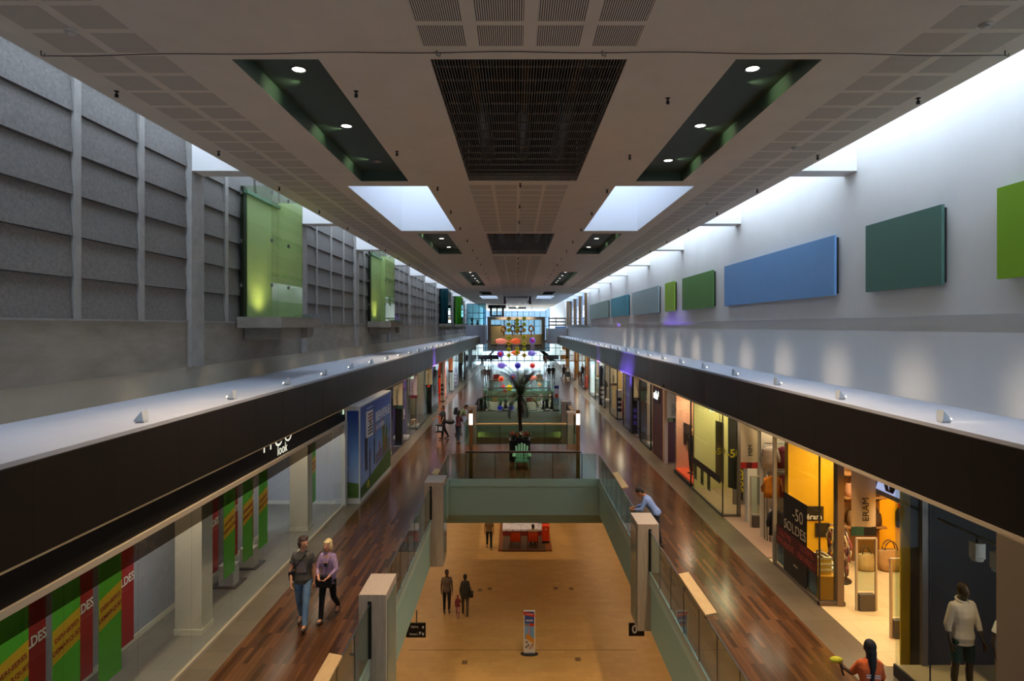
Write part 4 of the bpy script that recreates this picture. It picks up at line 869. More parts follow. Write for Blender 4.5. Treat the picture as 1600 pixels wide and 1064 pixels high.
def person(label, loc, rz, H=1.75, legs=((.3, .1), (-.25, .35)), arms=((.25, .08, .3, 0), (-.2, .08, .25, 0)), lean=0.0, head=(0, 0), skin=SKIN, hair=('#3a2618', 'short'),
           top=('#55504a', .35, .9), bottom=('#4a6a8c', 1.0), shoes='#3b2c22', fem=False, vox=.0115, name='person', cat='person', group=None, plump=1.0, sit=False, topmat=None, botmat=None, mann=False):
    """faces -Y; side +1 is the figure's left. legs: (hip flex, knee flex); arms: (shoulder flex, out, elbow flex, forearm turn in)"""
    s = H/1.75; t = thing(name, label, cat, loc, rz, group)
    pw = (.165 if fem else .16)*plump; sw = .165 if fem else .19; hip = Vector((0, 0, .93))
    def fk(sd, lg):
        a, k = lg; h = Vector((sd*.092, 0, .9)); kn = h+Vector((sd*.01, -math.sin(a), -math.cos(a)))*.43
        b = a-k; an = kn+Vector((0, -math.sin(b), -math.cos(b)))*.42; pt = max(-.7, min(.35, b*.75)); ft = Vector((sd*.03, -math.cos(pt), math.sin(pt)-.18))
        return h, kn, an, an+ft.normalized()*.17, an+Vector((0, .045, -.055))
    L = [fk(1, legs[0]), fk(-1, legs[1])]
    low = min(min(l[3].z-.03, l[4].z-.035) for l in L); dz = -low
    if sit: dz = -low
    up = Vector((0, 0, dz)); L = [tuple(p+up for p in l) for l in L]
    piv = hip+up; cl, sl = math.cos(lean), math.sin(lean)
    def T(p):
        q = Vector(p)+up-piv if not isinstance(p, Vector) else p+up-piv
        return piv+Vector((q.x, q.y*cl-q.z*sl, q.y*sl+q.z*cl))
    S = lambda p: Vector(p)*s
    TT = lambda p: T(p)*s
    hy, hp = head; hc = Vector((0, -.02, 1.625))
    def TH(p):                                              # head turned on the neck
        q = Vector(p)-Vector((0, 0, 1.5)); q = Matrix.Rotation(hp, 3, 'X') @ q; q = Matrix.Rotation(hy, 3, 'Z') @ q
        return T(q+Vector((0, 0, 1.5)))*s
    torso = [(0, 0, .86, pw*.92, .105*plump), (0, .0, .93, pw*1.02, .118*plump), (0, 0, 1.03, (.128 if fem else .142)*plump, .1*plump), (0, 0, 1.12, (.122 if fem else .146)*plump, .095*plump), (0, -.005, 1.25, .152*plump if fem else .165*plump, .108), (0, 0, 1.34, .165 if fem else .178, .1), (0, .0, 1.4, sw*.86, .078), (0, .005, 1.435, sw*.55, .06), (0, .005, 1.46, .07, .055)]
    A = []
    for sd, (f, o, e, tn) in ((1, arms[0]), (-1, arms[1])):
        sh = Vector((sd*sw, 0, 1.395)); d = Vector((sd*math.sin(o), -math.sin(f)*math.cos(o), -math.cos(f)*math.cos(o)))
        el = sh+d*.285; fe = f+e; fd = Vector((sd*math.sin(o)*.6-sd*math.sin(tn), -math.sin(fe), -math.cos(fe))).normalized(); wr = el+fd*.245
        A.append((sd, sh, el, wr, fd))
    b = Blob()
    b.stack(torso, TT)
    b.cap(TT((0, .005, 1.43)), TT((0, -.012, 1.53)), .056*s, .053*s)
    b.stack([(0, -.02+.004, 1.625-.115*math.cos(PI*k/11), (.076*math.sin(PI*k/11)**.85)*(.86+.14*min(1, k/6)), .098*math.sin(PI*k/11)**.85) for k in range(1, 11)], TH)
    b.ball((0, -.065, 1.548), (.04, .042, .036), TH); b.cap(TH((0, -.115, 1.64)), TH((0, -.128, 1.606)), .009*s, .015*s, 8)
    if not mann:
        for sd in (-1, 1): b.ball((sd*.077, -.005, 1.62), (.012, .022, .032), TH, 8)
    for l in L:
        h, kn, an, to, he = [p*s for p in l]
        b.cap(h, kn, .083*s*plump, .053*s); b.cap(kn, an, .052*s, .036*s); b.cap(kn.lerp(an, .12)+Vector((0, .012, 0)), kn.lerp(an, .5)+Vector((0, .012, 0)), .05*s, .045*s)
        b.cap(an, to, .036*s, .03*s); b.cap(an, he, .034*s, .034*s)
    for sd, sh, el, wr, fd in A:
        b.cap(TT(sh-Vector((sd*.03, 0, .01))), TT(el), .05*s, .038*s); b.cap(TT(el), TT(wr), .038*s, .026*s)
        fw = Vector((0, -1, 0)) if abs(fd.y) < .8 else Vector((0, 0, 1)); sp = (fw-fd*fw.dot(fd)).normalized(); inn = fd.cross(sp)
        if inn.x*sd > 0: inn = -inn
        pc = wr+fd*.045
        b.cap(TT(wr), TT(wr+fd*.085), .027*s, .038*s, 10, .42, (T(sp)-T(Vector((0, 0, 0)))), True, True)
        for k, (o, ln) in enumerate(((.03, .07), (.01, .08), (-.01, .074), (-.029, .058))):
            r = fd*.08+wr+sp*o; m = r+(fd*.85+inn*.42).normalized()*ln*.52; e = m+(fd*.55+inn*.8).normalized()*ln*.48
            b.cap(TT(r), TT(m), .0095*s, .009*s, 7); b.cap(TT(m), TT(e), .009*s, .0078*s, 7)
        r = wr+fd*.03+sp*.026; m = r+(fd*.6+sp*.75+inn*.3).normalized()*.042; e = m+(fd*.85+sp*.3+inn*.35).normalized()*.034
        b.cap(TT(r), TT(m), .0115*s, .0105*s, 7); b.cap(TT(m), TT(e), .0105*s, .0085*s, 7)
    b.mesh('body', vox, skin, t, 2)
    if top:
        c, sl_, hem = top; g = Blob(); k = 1.1
        lv = [(x, y, z, rx*k+.008, ry*k+.01) for (x, y, z, rx, ry) in torso if z >= hem and z < 1.42]; x, y, z, rx, ry = lv[0]; lv = [(x, y, hem, rx*1.03, ry*1.05)]+[q for q in lv if q[2] > hem+.01]+[(0, .006, 1.445, .098, .075), (0, .006, 1.468, .075, .062)]
        g.stack(lv, TT)
        for sd, sh, el, wr, fd in A:
            s0 = sh-Vector((sd*.04, 0, .005)); q = min(1, sl_/.5)
            g.cap(TT(s0), TT(sh.lerp(el, q)), .062*s, (.06-.006*q)*s, end1=sl_ > .5)
            if sl_ > .5: g.cap(TT(el), TT(el.lerp(wr, (sl_-.5)/.5)), .053*s, .04*s, end1=False)
        g.mesh('top', max(vox, .0105), topmat or (M(c, .85) if isinstance(c, str) else c), t, 3)
    if bottom:
        c, ln = bottom; g = Blob()
        g.stack([(0, 0, .84, pw*.98, .112*plump), (0, 0, .93, pw*1.07, .128*plump), (0, 0, 1.02, .15*plump, .11*plump)], lambda p: (p+up)*s)
        if ln < 0:                                         # skirt
            g.stack([(0, -.02, .93+ln, pw*1.35, .17), (0, 0, .75, pw*1.2, .14), (0, 0, .93, pw*1.07, .128)], lambda p: (p+up)*s)
        else:
            for l in L:
                h, kn, an, to, he = [p*s for p in l]; q = min(1, ln/.5)
                g.cap(h, h.lerp(kn, q), .097*s*plump, (.097-.03*q)*s, end1=ln > .5)
                if ln > .5: g.cap(kn, kn.lerp(an, (ln-.5)/.5*.98), .066*s, .052*s, end1=False)
        g.mesh('shorts' if 0 < ln < .8 else 'skirt' if ln < 0 else 'trousers', max(vox, .0105), botmat or (M(c, .85) if isinstance(c, str) else c), t, 3)
    if shoes:
        for l in L:
            h, kn, an, to, he = [p*s for p in l]; g = Blob(); g.cap(he, he.lerp(to, .5), .04*s, .043*s); g.cap(he.lerp(to, .5), to, .043*s, .036*s); g.cap(an+Vector((0, 0, -.02)), he, .042*s, .04*s)
            g.mesh('shoe', max(vox, .01), M(shoes, .5), t, 2)
    if hair:
        c, st = hair; g = Blob()
        g.stack([(0, .012, 1.648-.1*math.cos(PI*k/9), .086*math.sin(PI*k/9), .1*math.sin(PI*k/9)) for k in range(1, 9)], lambda p: TH(p+Vector((0, .008, .018))))
        g.ball((0, .05, 1.6), (.078, .06, .085), TH)
        if st in ('bob', 'messy'):
            for sd in (-1, 1): g.ball((sd*.07, .012, 1.6 if st == 'bob' else 1.63), (.04, .055, .085 if st == 'bob' else .06), TH)
            g.ball((0, -.05, 1.7), (.075, .055, .035), TH)
            if st == 'messy': g.ball((.03, -.02, 1.735), (.06, .07, .03), TH); g.ball((0, .06, 1.56), (.07, .05, .07), TH)
        if st in ('long', 'braid'): g.cap(TH((0, .06, 1.6)), TT((0, .1, 1.38)), .075*s, .05*s)
        if st == 'braid': g.cap(TT((0, .1, 1.4)), TT((.02, .125, 1.12)), .042*s, .026*s)
        if st == 'bun': g.ball((0, .1, 1.68), (.05, .05, .05), TH)
        g.mesh('hair', max(vox, .0095), M(c, .7), t, 1)
    if not mann and vox < .0115:
        for sd in (-1, 1): g = MB(); g.ball((0, 0, 0), (.011*s, .006*s, .008*s), M('#1a1210', .2), 8, 6); o = g.build('eye', t); o.location = TH((sd*.03, -.112, 1.632)); o.rotation_euler = (0, 0, hy)
        g = MB(); g.ball((0, 0, 0), (.022*s, .006*s, .007*s), M('#8a3f36', .5), 8, 6); o = g.build('mouth', t); o.location = TH((0, -.11, 1.566)); o.rotation_euler = (0, 0, hy)
    return t, TT, A, up
MBLACK = M('#15120f', .15); MBRONZE = M('#3a2c1e', .18); MPALE = M('#d8b48e', .3)
def mannequin(label, loc, rz, skin=MPALE, top=('#e8e2d4', .4, .9), bottom=('#2b2b2e', 1.0), group=None, vox=.0125, **kw):
    return person(label, loc, rz, skin=skin, top=top, bottom=bottom, hair=None, shoes=kw.pop('shoes', None), name='mannequin', cat='mannequin', group=group, vox=vox, mann=True, legs=kw.pop('legs', ((.06, .02), (-.04, .04))), arms=kw.pop('arms', ((.1, .14, .35, .1), (-.05, .14, .3, .05))), **kw)

# ---------------------------------------------------------------- shop flags
m_flag = M('#bdae90', .85); m_pole = M('#3a2a20', .4)
def flag(sd, y, word, bands, lb, xo=None):
    xo = xo if xo is not None else (6.62 if sd > 0 else -5.74)
    t = thing('shop_flag', lb, 'flag', (xo, y, 3.3)); g = MB()
    g.tube([(xo-.03*sd, y, 3.3), (xo+1.15*sd, y, 2.72)], .016, m_pole, 7); g.build('pole', t, world=True)
    g = MB(); X = lambda u: xo+sd*(.03+.5*u); ztop = lambda u: 3.26-.25*u; n = 10
    vs = []; fs = []
    for i in range(n+1):
        u = i/n
        for k, z in enumerate((ztop(u), 2.6, 2.08)): vs.append((X(u), y+.02*math.sin(u*7)*(1 if k else .3), z))
    for i in range(n):
        for k in range(2): fs.append((i*3+k, i*3+3+k, i*3+4+k, i*3+1+k))
    g.add(vs, fs, m_flag, True); g.build('cloth', t, world=True)
    g = MB(); n = len(bands)
    for i, c in enumerate(bands): g.box(X(i/n), X((i+1)/n), y-.006, y+.006, 1.9, 2.08, M(c, .8))
    g.build('hem_band', t, world=True)
    g = MB(); g.text(word, .19, (X(.55), y-.04, 2.44), (0, 0, 1), (-1, 0, 0), M('#1b1714', .7), 0.0); g.build('lettering', t, world=True)
    g = MB(); g.tube([(xo+1.1*sd, y, 2.74), (xo+1.1*sd, y, 3.6)], .012, m_pole, 6); g.build('hanger', t, world=True)
def exit_sign(x, y, z, lb):
    t = thing('exit_sign', lb, 'exit sign', (x, y, z)); g = MB(); g.box(-.21, .21, -.02, .02, -.09, .09, M('#d8f0d0', .4, 0, .8)); g.build('case', t)
    gr = M('#2f8a46', .4, 0, .5); g = MB(); g.box(-.17, -.05, -.024, -.021, -.07, .07, gr); g.box(-.02, .1, -.024, -.021, -.07, .07, gr); g.box(.14, .17, -.024, -.021, -.07, .07, gr); g.build('pictogram', t)
    wt = M('#eef8ea', .5, 0, .8); g = MB(); g.ball((.05, -.026, .045), (.013, .003, .013), wt, 8, 6); g.prism([(.02, -.0245, -.05), (.035, -.0245, -.05), (.05, -.0245, -.01), (.07, -.0245, -.05), (.085, -.0245, -.045), (.065, -.0245, .005), (.07, -.0245, .03), (.03, -.0245, .03)], (0, -.002, 0), wt); g.build('runner', t)
    g = MB(); g.box(-.01, .01, -.01, .01, .09, 3.62-z, m_dark); g.build('hanger', t)
exit_sign(-6.02, 20.55, 3.22, 'green exit sign by the blue hoarding on the left')
exit_sign(7.1, 21.6, 3.17, 'green exit sign nearest the camera on the right, above the cream window')
exit_sign(-6.0, 34.4, 3.24, 'small green exit sign far along the left shop row'); exit_sign(6.9, 47.2, 3.24, 'small green exit sign far along the right shop row'); exit_sign(6.9, 38.8, 3.24, 'small green exit sign midway along the right shop row')

# ================================================================ LEFT SHOP ROW
GX_ = -5.84
m_lfloor = brick('shop floor tile', '#77736d', '#827d76', '#5c5853', .6, .6, 0, .35, .4, .003, .1); m_lwall = MN('lilac grey shop wall', '#a3a3ae', '#adadb8', 1, .7)
b = MB(); b.box(-9.2, GX_, -3, 20.88, -.02, .004, m_lfloor); struct(b, 'floor_shop_left', 'grey tiled floor of the left shop window')
b = MB(); b.box(-7.5, -7.4, 2, 18.0, 0, 3.6, m_lwall); b.box(-7.4, -7.385, 2, 18.0, 0, .12, M('#d9d2bf', .5)); b.box(-9.2, -9.1, 18, 21, 0, 3.6, m_lwall); b.box(-9.2, -5.9, 20.88, 20.98, 0, 3.6, M('#b9b4b6', .7)); b.box(-9.1, -6.2, 20.865, 20.88, 0, .12, M('#d9d2bf', .5))
b.box(-7.4, GX_-.05, -3, 20.9, 3.56, 3.6, M('#4b463f', .8)); struct(b, 'wall_shop_left', 'grey back wall of the left shop window')
for y in (12.0, 18.1, 6.0):
    b = MB(); b.box(-6.73, -6.2, y, y+.43, .12, 3.56, M('#cfc6b4', .65)); b.box(-6.745, -6.185, y-.015, y+.445, 0, .12, M('#d9d2bf', .5)); trim(b, 'cream column inside the left shop window')
b = MB(); b.box(-5.9, -5.81, -3, 20.88, 2.78, 2.87, m_beige); b.box(-5.88, -5.82, -3, 20.88, 0, .07, m_beige); b.box(-5.93, -5.78, 20.6, 20.88, 0, 2.8, M('#c4bfb8', .5)); trim(b, 'beige metal frame of the left shop window')
b = MB(); b.box(-5.88, -5.86, -3, 20.88, 2.87, 3.6, M('#0b0a0a', .5, spec=.2)); trim(b, 'black sign board over the left shop window')
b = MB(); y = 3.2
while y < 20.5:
    b.box(-5.846, -5.834, y+.004, min(y+1.55, 20.6)-.004, .07, 2.49, m_shopglass); b.box(-5.846, -5.834, y+.004, min(y+1.55, 20.6)-.004, 2.49, 2.78, glass('reflection tint glass', '#a8a298', k=.3, f0=.03)); y += 1.55  # top strip tinted to stand for a dark reflection in the panes
struct(b, window_name(), 'frameless shop window on the left with a dark reflection tinted into its top strip')
t = thing('shop_sign', 'pale glowing shop lettering on the black board of the left shop', 'shop sign', (-5.85, 15.2, 2.9)); g = MB(); mw = M('#e9e6d2', .4, 0, 1.1)
g.text('look', .36, (-5.852, 15.25, 3.03), (0, 1, 0), (0, 0, 1), mw, -.012); g.build('lower_word', t, world=True); g = MB(); g.text('neo', 1.3, (-5.852, 15.0, 3.52), (0, 1, 0), (0, 0, 1), mw, -.024); g.build('upper_word', t, world=True)
for y in range(5, 21, 3): area('shop_lamp', (-6.35, y, 3.5), .5, 1.8, 38, (1, .88, .72))
# sale banners in the left window
m_gb = M('#55b428', .6); m_yb = M('#e2b21c', .6); m_rb = M('#a5161a', .6); m_rt = M('#9a2416', .6); m_wt2 = M('#efe7e0', .6)
def green_banner(y, x=-6.5, w=.54, lb=''):
    t = thing('sale_banner', lb, 'banner', (x, y, .45)); g = MB(); g.box(x-.006, x, y-w, y, .45, 3.2, m_gb); g.build('cloth', t, world=True)
    g = MB(); g.poly([(x+.002, y-w, 1.33), (x+.002, y, 1.45), (x+.002, y, 1.93), (x+.002, y-w, 1.81)], m_yb); g.build('yellow_stripe', t, world=True)
    g = MB(); g.text('DERNIERES', .098, (x+.004, y-w/2, 1.69), (0, 1, .2), (0, -.2, 1), m_rt, .008); g.text('DEMARQUES', .098, (x+.004, y-w/2, 1.53), (0, 1, .2), (0, -.2, 1), m_rt, .008); g.build('lettering', t, world=True)
    g = MB(); g.tube([(x, y-.1, 3.2), (x, y-.1, 3.56)], .008, m_dark, 5); g.tube([(x, y-w+.1, 3.2), (x, y-w+.1, 3.56)], .008, m_dark, 5); g.build('hanger', t, world=True)
def red_banner(y, x=-6.95, w=.58, lb=''):
    t = thing('sale_banner', lb, 'banner', (x, y, .4)); g = MB(); g.box(x-.006, x, y-w, y, .42, 3.2, m_rb); g.build('cloth', t, world=True)
    g = MB(); g.text('SOLDES', .21, (x+.004, y-w/2, 1.56), (0, 1, .08), (0, -.08, 1), m_wt2, .015, .82); g.build('lettering', t, world=True)
    g = MB(); g.tube([(x, y-.1, 3.2), (x, y-.1, 3.56)], .008, m_dark, 5); g.tube([(x, y-w+.1, 3.2), (x, y-w+.1, 3.56)], .008, m_dark, 5); g.build('hanger', t, world=True)
o6 = ['nearest', 'second', 'third', 'fourth', 'fifth', 'sixth', 'last']
for i, y in enumerate((8.11, 9.07, 10.02, 14.07, 15.02, 15.92, 19.75)): green_banner(y, lb='%s green and yellow sale banner in the left shop window, counted from the camera' % o6[i])
for i, y in enumerate((8.99, 9.99, 11.06, 14.2, 15.2, 16.1)): red_banner(y, lb='%s red sale banner behind the green ones in the left shop window' % o6[i])
for i, (y0, y1) in enumerate(((14.2, 14.9), (15.3, 16.0))):
    t = thing('display_block', ['nearer white display block on the floor of the left shop window', 'farther white display block on the floor of the left shop window'][i], 'display block', (-6.75, y0, 0)); g = MB(); g.box(-6.95, -6.6, y0, y0+.3, .03, .5, M('#cfcac2', .6)); g.build('box', t, world=True); g = MB(); g.box(-7.1, -6.5, y0-.1, y0+.5, .005, .03, M('#3c3a3c', .3)); g.build('mat', t, world=True)
# blue hoarding
t = thing('hoarding', 'big blue printed hoarding reading Bienvenue on the left walkway', 'hoarding', (-5.55, 23.5, 0)); m_wf = M('#cfc9c2', .5)
g = MB(); g.box(-5.86, -5.36, 20.9, 26.1, .0, 3.36, m_wf); g.build('frame', t, world=True)
x = -5.355; g = MB()
SKYB = fresh('printed sky', .45); nt, N, Lk, bs = nodes(SKYB); tc = N('ShaderNodeTexCoord'); sp = N('ShaderNodeSeparateXYZ'); dv = N('ShaderNodeMath', operation='DIVIDE'); dv.inputs[1].default_value = 3.3; cr = N('ShaderNodeValToRGB')
cr.color_ramp.elements[0].position = .2; cr.color_ramp.elements[0].color = (*lin('#8fa3c8'), 1); cr.color_ramp.elements[1].position = .95; cr.color_ramp.elements[1].color = (*lin('#23479a'), 1); e = cr.color_ramp.elements.new(.55); e.color = (*lin('#5d86c4'), 1)
Lk(tc.outputs['Object'], sp.inputs[0]); Lk(sp.outputs[2], dv.inputs[0]); Lk(dv.outputs[0], cr.inputs[0]); Lk(cr.outputs[0], bs.inputs['Base Color'])
g.poly([(x, 20.95, .16), (x, 26.0, .16), (x, 26.0, 3.3), (x, 20.95, 3.3)], SKYB); g.poly([(-5.8, 20.895, .2), (-5.4, 20.895, .2), (-5.4, 20.895, 3.2), (-5.8, 20.895, 3.2)], SKYB); g.build('printed_sky', t, world=True)
g = MB(); gm = MN('printed grass', '#3c5a24', '#56722e', 9, .6); x = -5.35
g.poly([(x, 20.95, .16), (x, 26.0, .16), (x, 26.0, .95), (x, 24.2, .8), (x, 22.5, .62), (x, 20.95, .5)], gm); g.poly([(-5.8, 20.89, .2), (-5.4, 20.89, .2), (-5.4, 20.89, .7), (-5.8, 20.89, .75)], gm); g.poly([(x+.001, 23.2, 1.2), (x+.001, 25.9, 1.5), (x+.001, 25.9, .9), (x+.001, 23.2, .8)], M('#6a6b86', .6)); g.build('printed_lawn', t, world=True)
g = MB()
def fig(y, z, h, c, w=.22):
    x = -5.347; g.poly([(x, y-w*.3, z), (x, y-w*.05, z), (x, y, z+h*.45), (x, y+w*.12, z), (x, y+w*.4, z), (x, y+w*.3, z+h*.5), (x, y+w*.45, z+h*.78), (x, y+w*.15, z+h*.83), (x, y+w*.12, z+h), (x, y-w*.12, z+h), (x, y-w*.15, z+h*.83), (x, y-w*.45, z+h*.75)], M(c, .6))
fig(21.75, .95, 1.5, '#15171c', .45); fig(22.3, .4, 1.5, '#3a2c28'); fig(23.0, .9, 1.15, '#2a2a30'); fig(24.6, .9, 1.5, '#5f6a24', .6); fig(23.9, 1.0, .7, '#8a3a28'); fig(25.2, .8, 1.4, '#4c6a2c', .5); fig(24.9, 1.0, .75, '#a63426'); fig(23.2, 2.0, .5, '#b9836a'); fig(24.2, 2.05, .45, '#c08a70'); fig(25.75, 1.2, 1.0, '#4a5a7a')
fig(22.05, .26, .28, '#b3a43a', .5); g.build('printed_figures', t, world=True)
g = MB(); x = -5.345; g.poly([(x, 21.7, 2.1), (x, 22.75, 2.05), (x, 22.75, 3.0), (x, 21.7, 3.05)], M('#d9d6d4', .6))
for k in range(7):
    if k == 3: continue
    z = 2.17+.115*k; g.poly([(x+.002, 22.0, z), (x+.002, 22.7, z), (x+.002, 22.7, z+.06), (x+.002, 22.0, z+.06)], M('#7a3a30' if k > 3 else '#1c1a1e', .6))
g.text('COM', .17, (x+.003, 22.33, 2.545), (0, 1, 0), (0, 0, 1), M('#1c1a1e', .6), .01); g.build('printed_flag', t, world=True)
g = MB(); wt = M('#cfd8e6', .6); g.text('BIENVENUE', .5, (x, 24.45, 2.62), (0, 1, 0), (0, 0, 1), wt, .02); g.text('AU CENTRE', .26, (x, 24.0, 2.2), (0, 1, 0), (0, 0, 1), wt, .012); g.text('Nouveau magasin bientot', .09, (x, 22.3, 3.14), (0, 1, 0), (0, 0, 1), wt); g.build('lettering', t, world=True)

# ================================================================ shop units further along
def shelf_unit(x0, x1, y0, y1, lb, cols, dirn):
    """a rack against the far wall: facing the camera"""
    t = thing('display_rack', lb, 'display rack', ((x0+x1)/2, y1, 0)); g = MB()
    for x in (x0, x1-.04): g.box(x, x+.04, y0, y1, 0, 2.2, m_dark)
    g.build('frame', t, world=True)
    for z in (.3, .85, 1.4, 1.95):
        g = MB(); g.box(x0+.04, x1-.04, y0, y1, z, z+.03, M('#7a5c3a', .5)); g.build('shelf', t, world=True)
    return t
def shop(sd, y0, y1, wallc, floorc, lampc, power, glass_from, lb, dark=False, depth=3.2):
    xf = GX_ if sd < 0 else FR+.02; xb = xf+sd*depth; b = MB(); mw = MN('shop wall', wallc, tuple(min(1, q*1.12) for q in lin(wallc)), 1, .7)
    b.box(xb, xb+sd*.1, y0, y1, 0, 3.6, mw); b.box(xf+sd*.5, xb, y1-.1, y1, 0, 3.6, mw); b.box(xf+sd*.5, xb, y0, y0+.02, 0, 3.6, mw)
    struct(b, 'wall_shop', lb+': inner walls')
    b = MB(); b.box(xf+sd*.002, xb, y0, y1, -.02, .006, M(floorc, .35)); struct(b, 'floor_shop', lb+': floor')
    b = MB(); a, c = glass_from
    b.box(xf, xf+sd*.012, a, c, .05, ZF-.03, m_shopglass); b.box(xf+sd*.012, xf+sd*.55, a, a+.012, .05, ZF-.03, m_shopglass)
    for y in (a, c): b.box(xf-.02, xf+sd*.05, y-.025, y+.025, 0, ZF-.03, m_dark)
    b.box(xf-.02, xf+sd*.05, a, c, 0, .05, m_dark); struct(b, window_name(), lb+': shop window')
    area('shop_lamp', (xf+sd*1.3, (y0+y1)/2, 3.5), 1.6, (y1-y0)*.7, power*1.8, lampc)
    return xf
# ================================================================ RIGHT SHOP ROW
XR = FR+.03
m_sf = brick('pale shop tile', '#c9b48a', '#d2be96', '#a8946c', .6, .6, 0, .3, .45, .004, .05)
m_yel = M('#ecb40e', .55); m_frame2 = M('#7d6a56', .4, .3)
# --- mannequin shop nearest the camera
b = MB(); b.box(7.07, 11, 10.62, 10.9, 0, 3.6, M('#251b15', .6)); b.box(10.9, 11, 5, 10.62, 0, 3.6, M('#2e2119', .5)); struct(b, 'wall_shop', 'dark brown inner walls of the near right shop')
b = MB(); b.box(6.63, 10.9, 5, 10.6, 0, .2, M('#b39c74', .5)); b.box(6.6, 6.64, 5, 10.63, 0, .21, m_dark); struct(b, 'floor_shop', 'raised pale display floor of the near right shop')
m_lowglass = glass('low reflection glass', '#f2f5f2', k=.12, f0=.01)
b = MB(); b.box(6.62, 6.632, 5, 9.72, .2, 3.3, m_lowglass); b.box(6.62, 6.632, 9.73, 10.62, .2, 3.3, m_lowglass); b.box(6.64, 7.05, 10.61, 10.622, .2, 3.3, m_lowglass); b.box(6.617, 6.636, 9.718, 9.732, .2, 3.3, m_dark); struct(b, window_name(), 'near right shop window with mannequins')
b = MB(); b.box(7.06, 7.16, 10.56, 10.63, 0, 3.3, M('#6d6157', .35, .5)); trim(b, 'grey metal post at the corner of the near right shop')
b = MB(); b.box(6.52, 7.3, 6.6, 8.25, 0, 3.3, M('#7a6a56', .5)); trim(b, 'grey brown cladding pier on the near right')
b = MB(); b.box(6.62, 10.9, 5, 10.6, 3.5, 3.6, m_dark); trim(b, 'dark ceiling of the near right shop')
t = thing('spotlight_track', 'pale track bar with two white spotlights over the mannequins', 'track light', (7.3, 9.6, 2.75)); g = MB(); g.tube([(7.3, 10.5, 2.78), (7.3, 6, 2.78)], .025, M('#8e8676', .4), 8); g.build('track', t, world=True)
for y, tl in ((9.62, -.1), (9.2, .15)):
    g = MB(); g.tube([(7.3, y, 2.78), (7.3, y, 2.68)], .015, m_dark, 6); g.box(7.22, 7.38, y-.07, y+.07, 2.44, 2.68, M('#cfc4b0', .4)); g.lathe([(.085, 2.4), (.085, 2.46)], (7.3, y, 0), M('#cfc4b0', .4), 12); g.build('spotlight', t, world=True)
area('shop_lamp', (8.8, 7.8, 3.45), 1.5, 2.5, 14, WARM2)  # added warm fill, no fixture, offsets the blue cast on the dark wall
spot('window_spot', (7.25, 8.9, 2.5), (7.08, 9.6, 1.4), 17, WARM2, .9, .6, .03); spot('window_spot', (7.3, 8.5, 2.5), (7.3, 9.1, 1.5), 20, WARM2, .9, .6, .03)
t, TT, A, up = mannequin('dark mannequin in a pale shirt and green shorts in the near right window', (7.06, 9.62, .2), .12, skin=MBRONZE, top=('#b5a48f', .72, .82), bottom=('#16352c', .42), H=1.83, vox=.009)
g = MB(); g.tube([TT((.078*math.sin(q), .005-.07*math.cos(q), 1.472-.02*math.cos(q))) for q in [PI*.12+PI*1.76*i/14 for i in range(15)]], .018, M('#b5a48f', .85), 6); g.build('collar', t)
mannequin('dark mannequin in a white top and khaki trousers cut by the right picture edge', (7.4, 9.15, .2), .2, skin=MBRONZE, top=('#c9c0ae', .25, .84), bottom=('#7a6546', 1.0), H=1.76, vox=.009)
# --- yellow shoe and bag shop
b = MB(); b.box(6.64, 10.9, 10.9, 15.95, -.02, .006, m_sf); struct(b, 'floor_shop', 'pale tiled floor of the yellow shop')
b = MB(); b.box(7.1, 10.9, 15.85, 16.05, 0, 3.6, m_yel); b.box(10.85, 10.95, 10.9, 15.85, 0, 3.6, m_yel); b.box(6.9, 10.9, 10.9, 10.93, 0, 3.6, m_yel); struct(b, 'wall_shop', 'yellow walls of the shoe and bag shop')
b = MB(); b.box(6.64, 10.9, 10.9, 15.85, 3.52, 3.6, M('#8a8378', .7)); trim(b, 'ceiling of the yellow shop')
b = MB(); b.box(8.3, 9.45, 15.8, 15.85, 0, 3.0, MN('brown slat panel', '#7a5430', '#8c6238', 3, .6, .2, 4, (.3, 1, 14))); trim(b, 'brown slatted display panel in the yellow shop')
b = MB(); b.box(6.64, 6.652, 13.33, 15.6, .08, 3.3, m_shopglass); b.box(6.66, 7.0, 13.29, 13.3, .08, 3.3, m_shopglass); b.box(6.62, 6.68, 13.27, 15.6, 0, .08, M('#5f5145', .4)); b.box(6.62, 7.18, 13.24, 13.34, 0, .09, M('#5f5145', .4)); b.box(6.635, 6.66, 13.29, 13.33, .08, 3.3, M('#2b241e', .4))
b.box(7.0, 7.14, 13.22, 13.4, 0, 3.3, m_frame2); b.box(6.6, 6.68, 15.56, 15.64, 0, 3.3, M('#84796a', .4)); struct(b, window_name(), 'glass window box of the yellow shop')
for y in (11.6, 13.2, 14.8): area('shop_lamp', (8.6, y, 3.45), 1.8, 1, 95, (1, .8, .5))
t = thing('shop_sign', 'black lettering with pale blue glow above the yellow shop doorway', 'shop sign', (7.34, 12.1, 2.74)); g = MB(); g.box(7.31, 7.38, 10.95, 13.2, 2.72, 3.5, M('#8b857c', .6)); g.build('header_board', t, world=True)
g = MB(); g.box(7.3, 7.309, 11.35, 13.1, 2.82, 3.45, M('#aebbe8', .4, 0, .8)); g.build('lit_backing', t, world=True); g = MB(); g.text('ERAM', .78, (7.28, 12.25, 3.12), (0, -1, 0), (0, 0, 1), m_black, .03, .95); g.build('lettering', t, world=True)
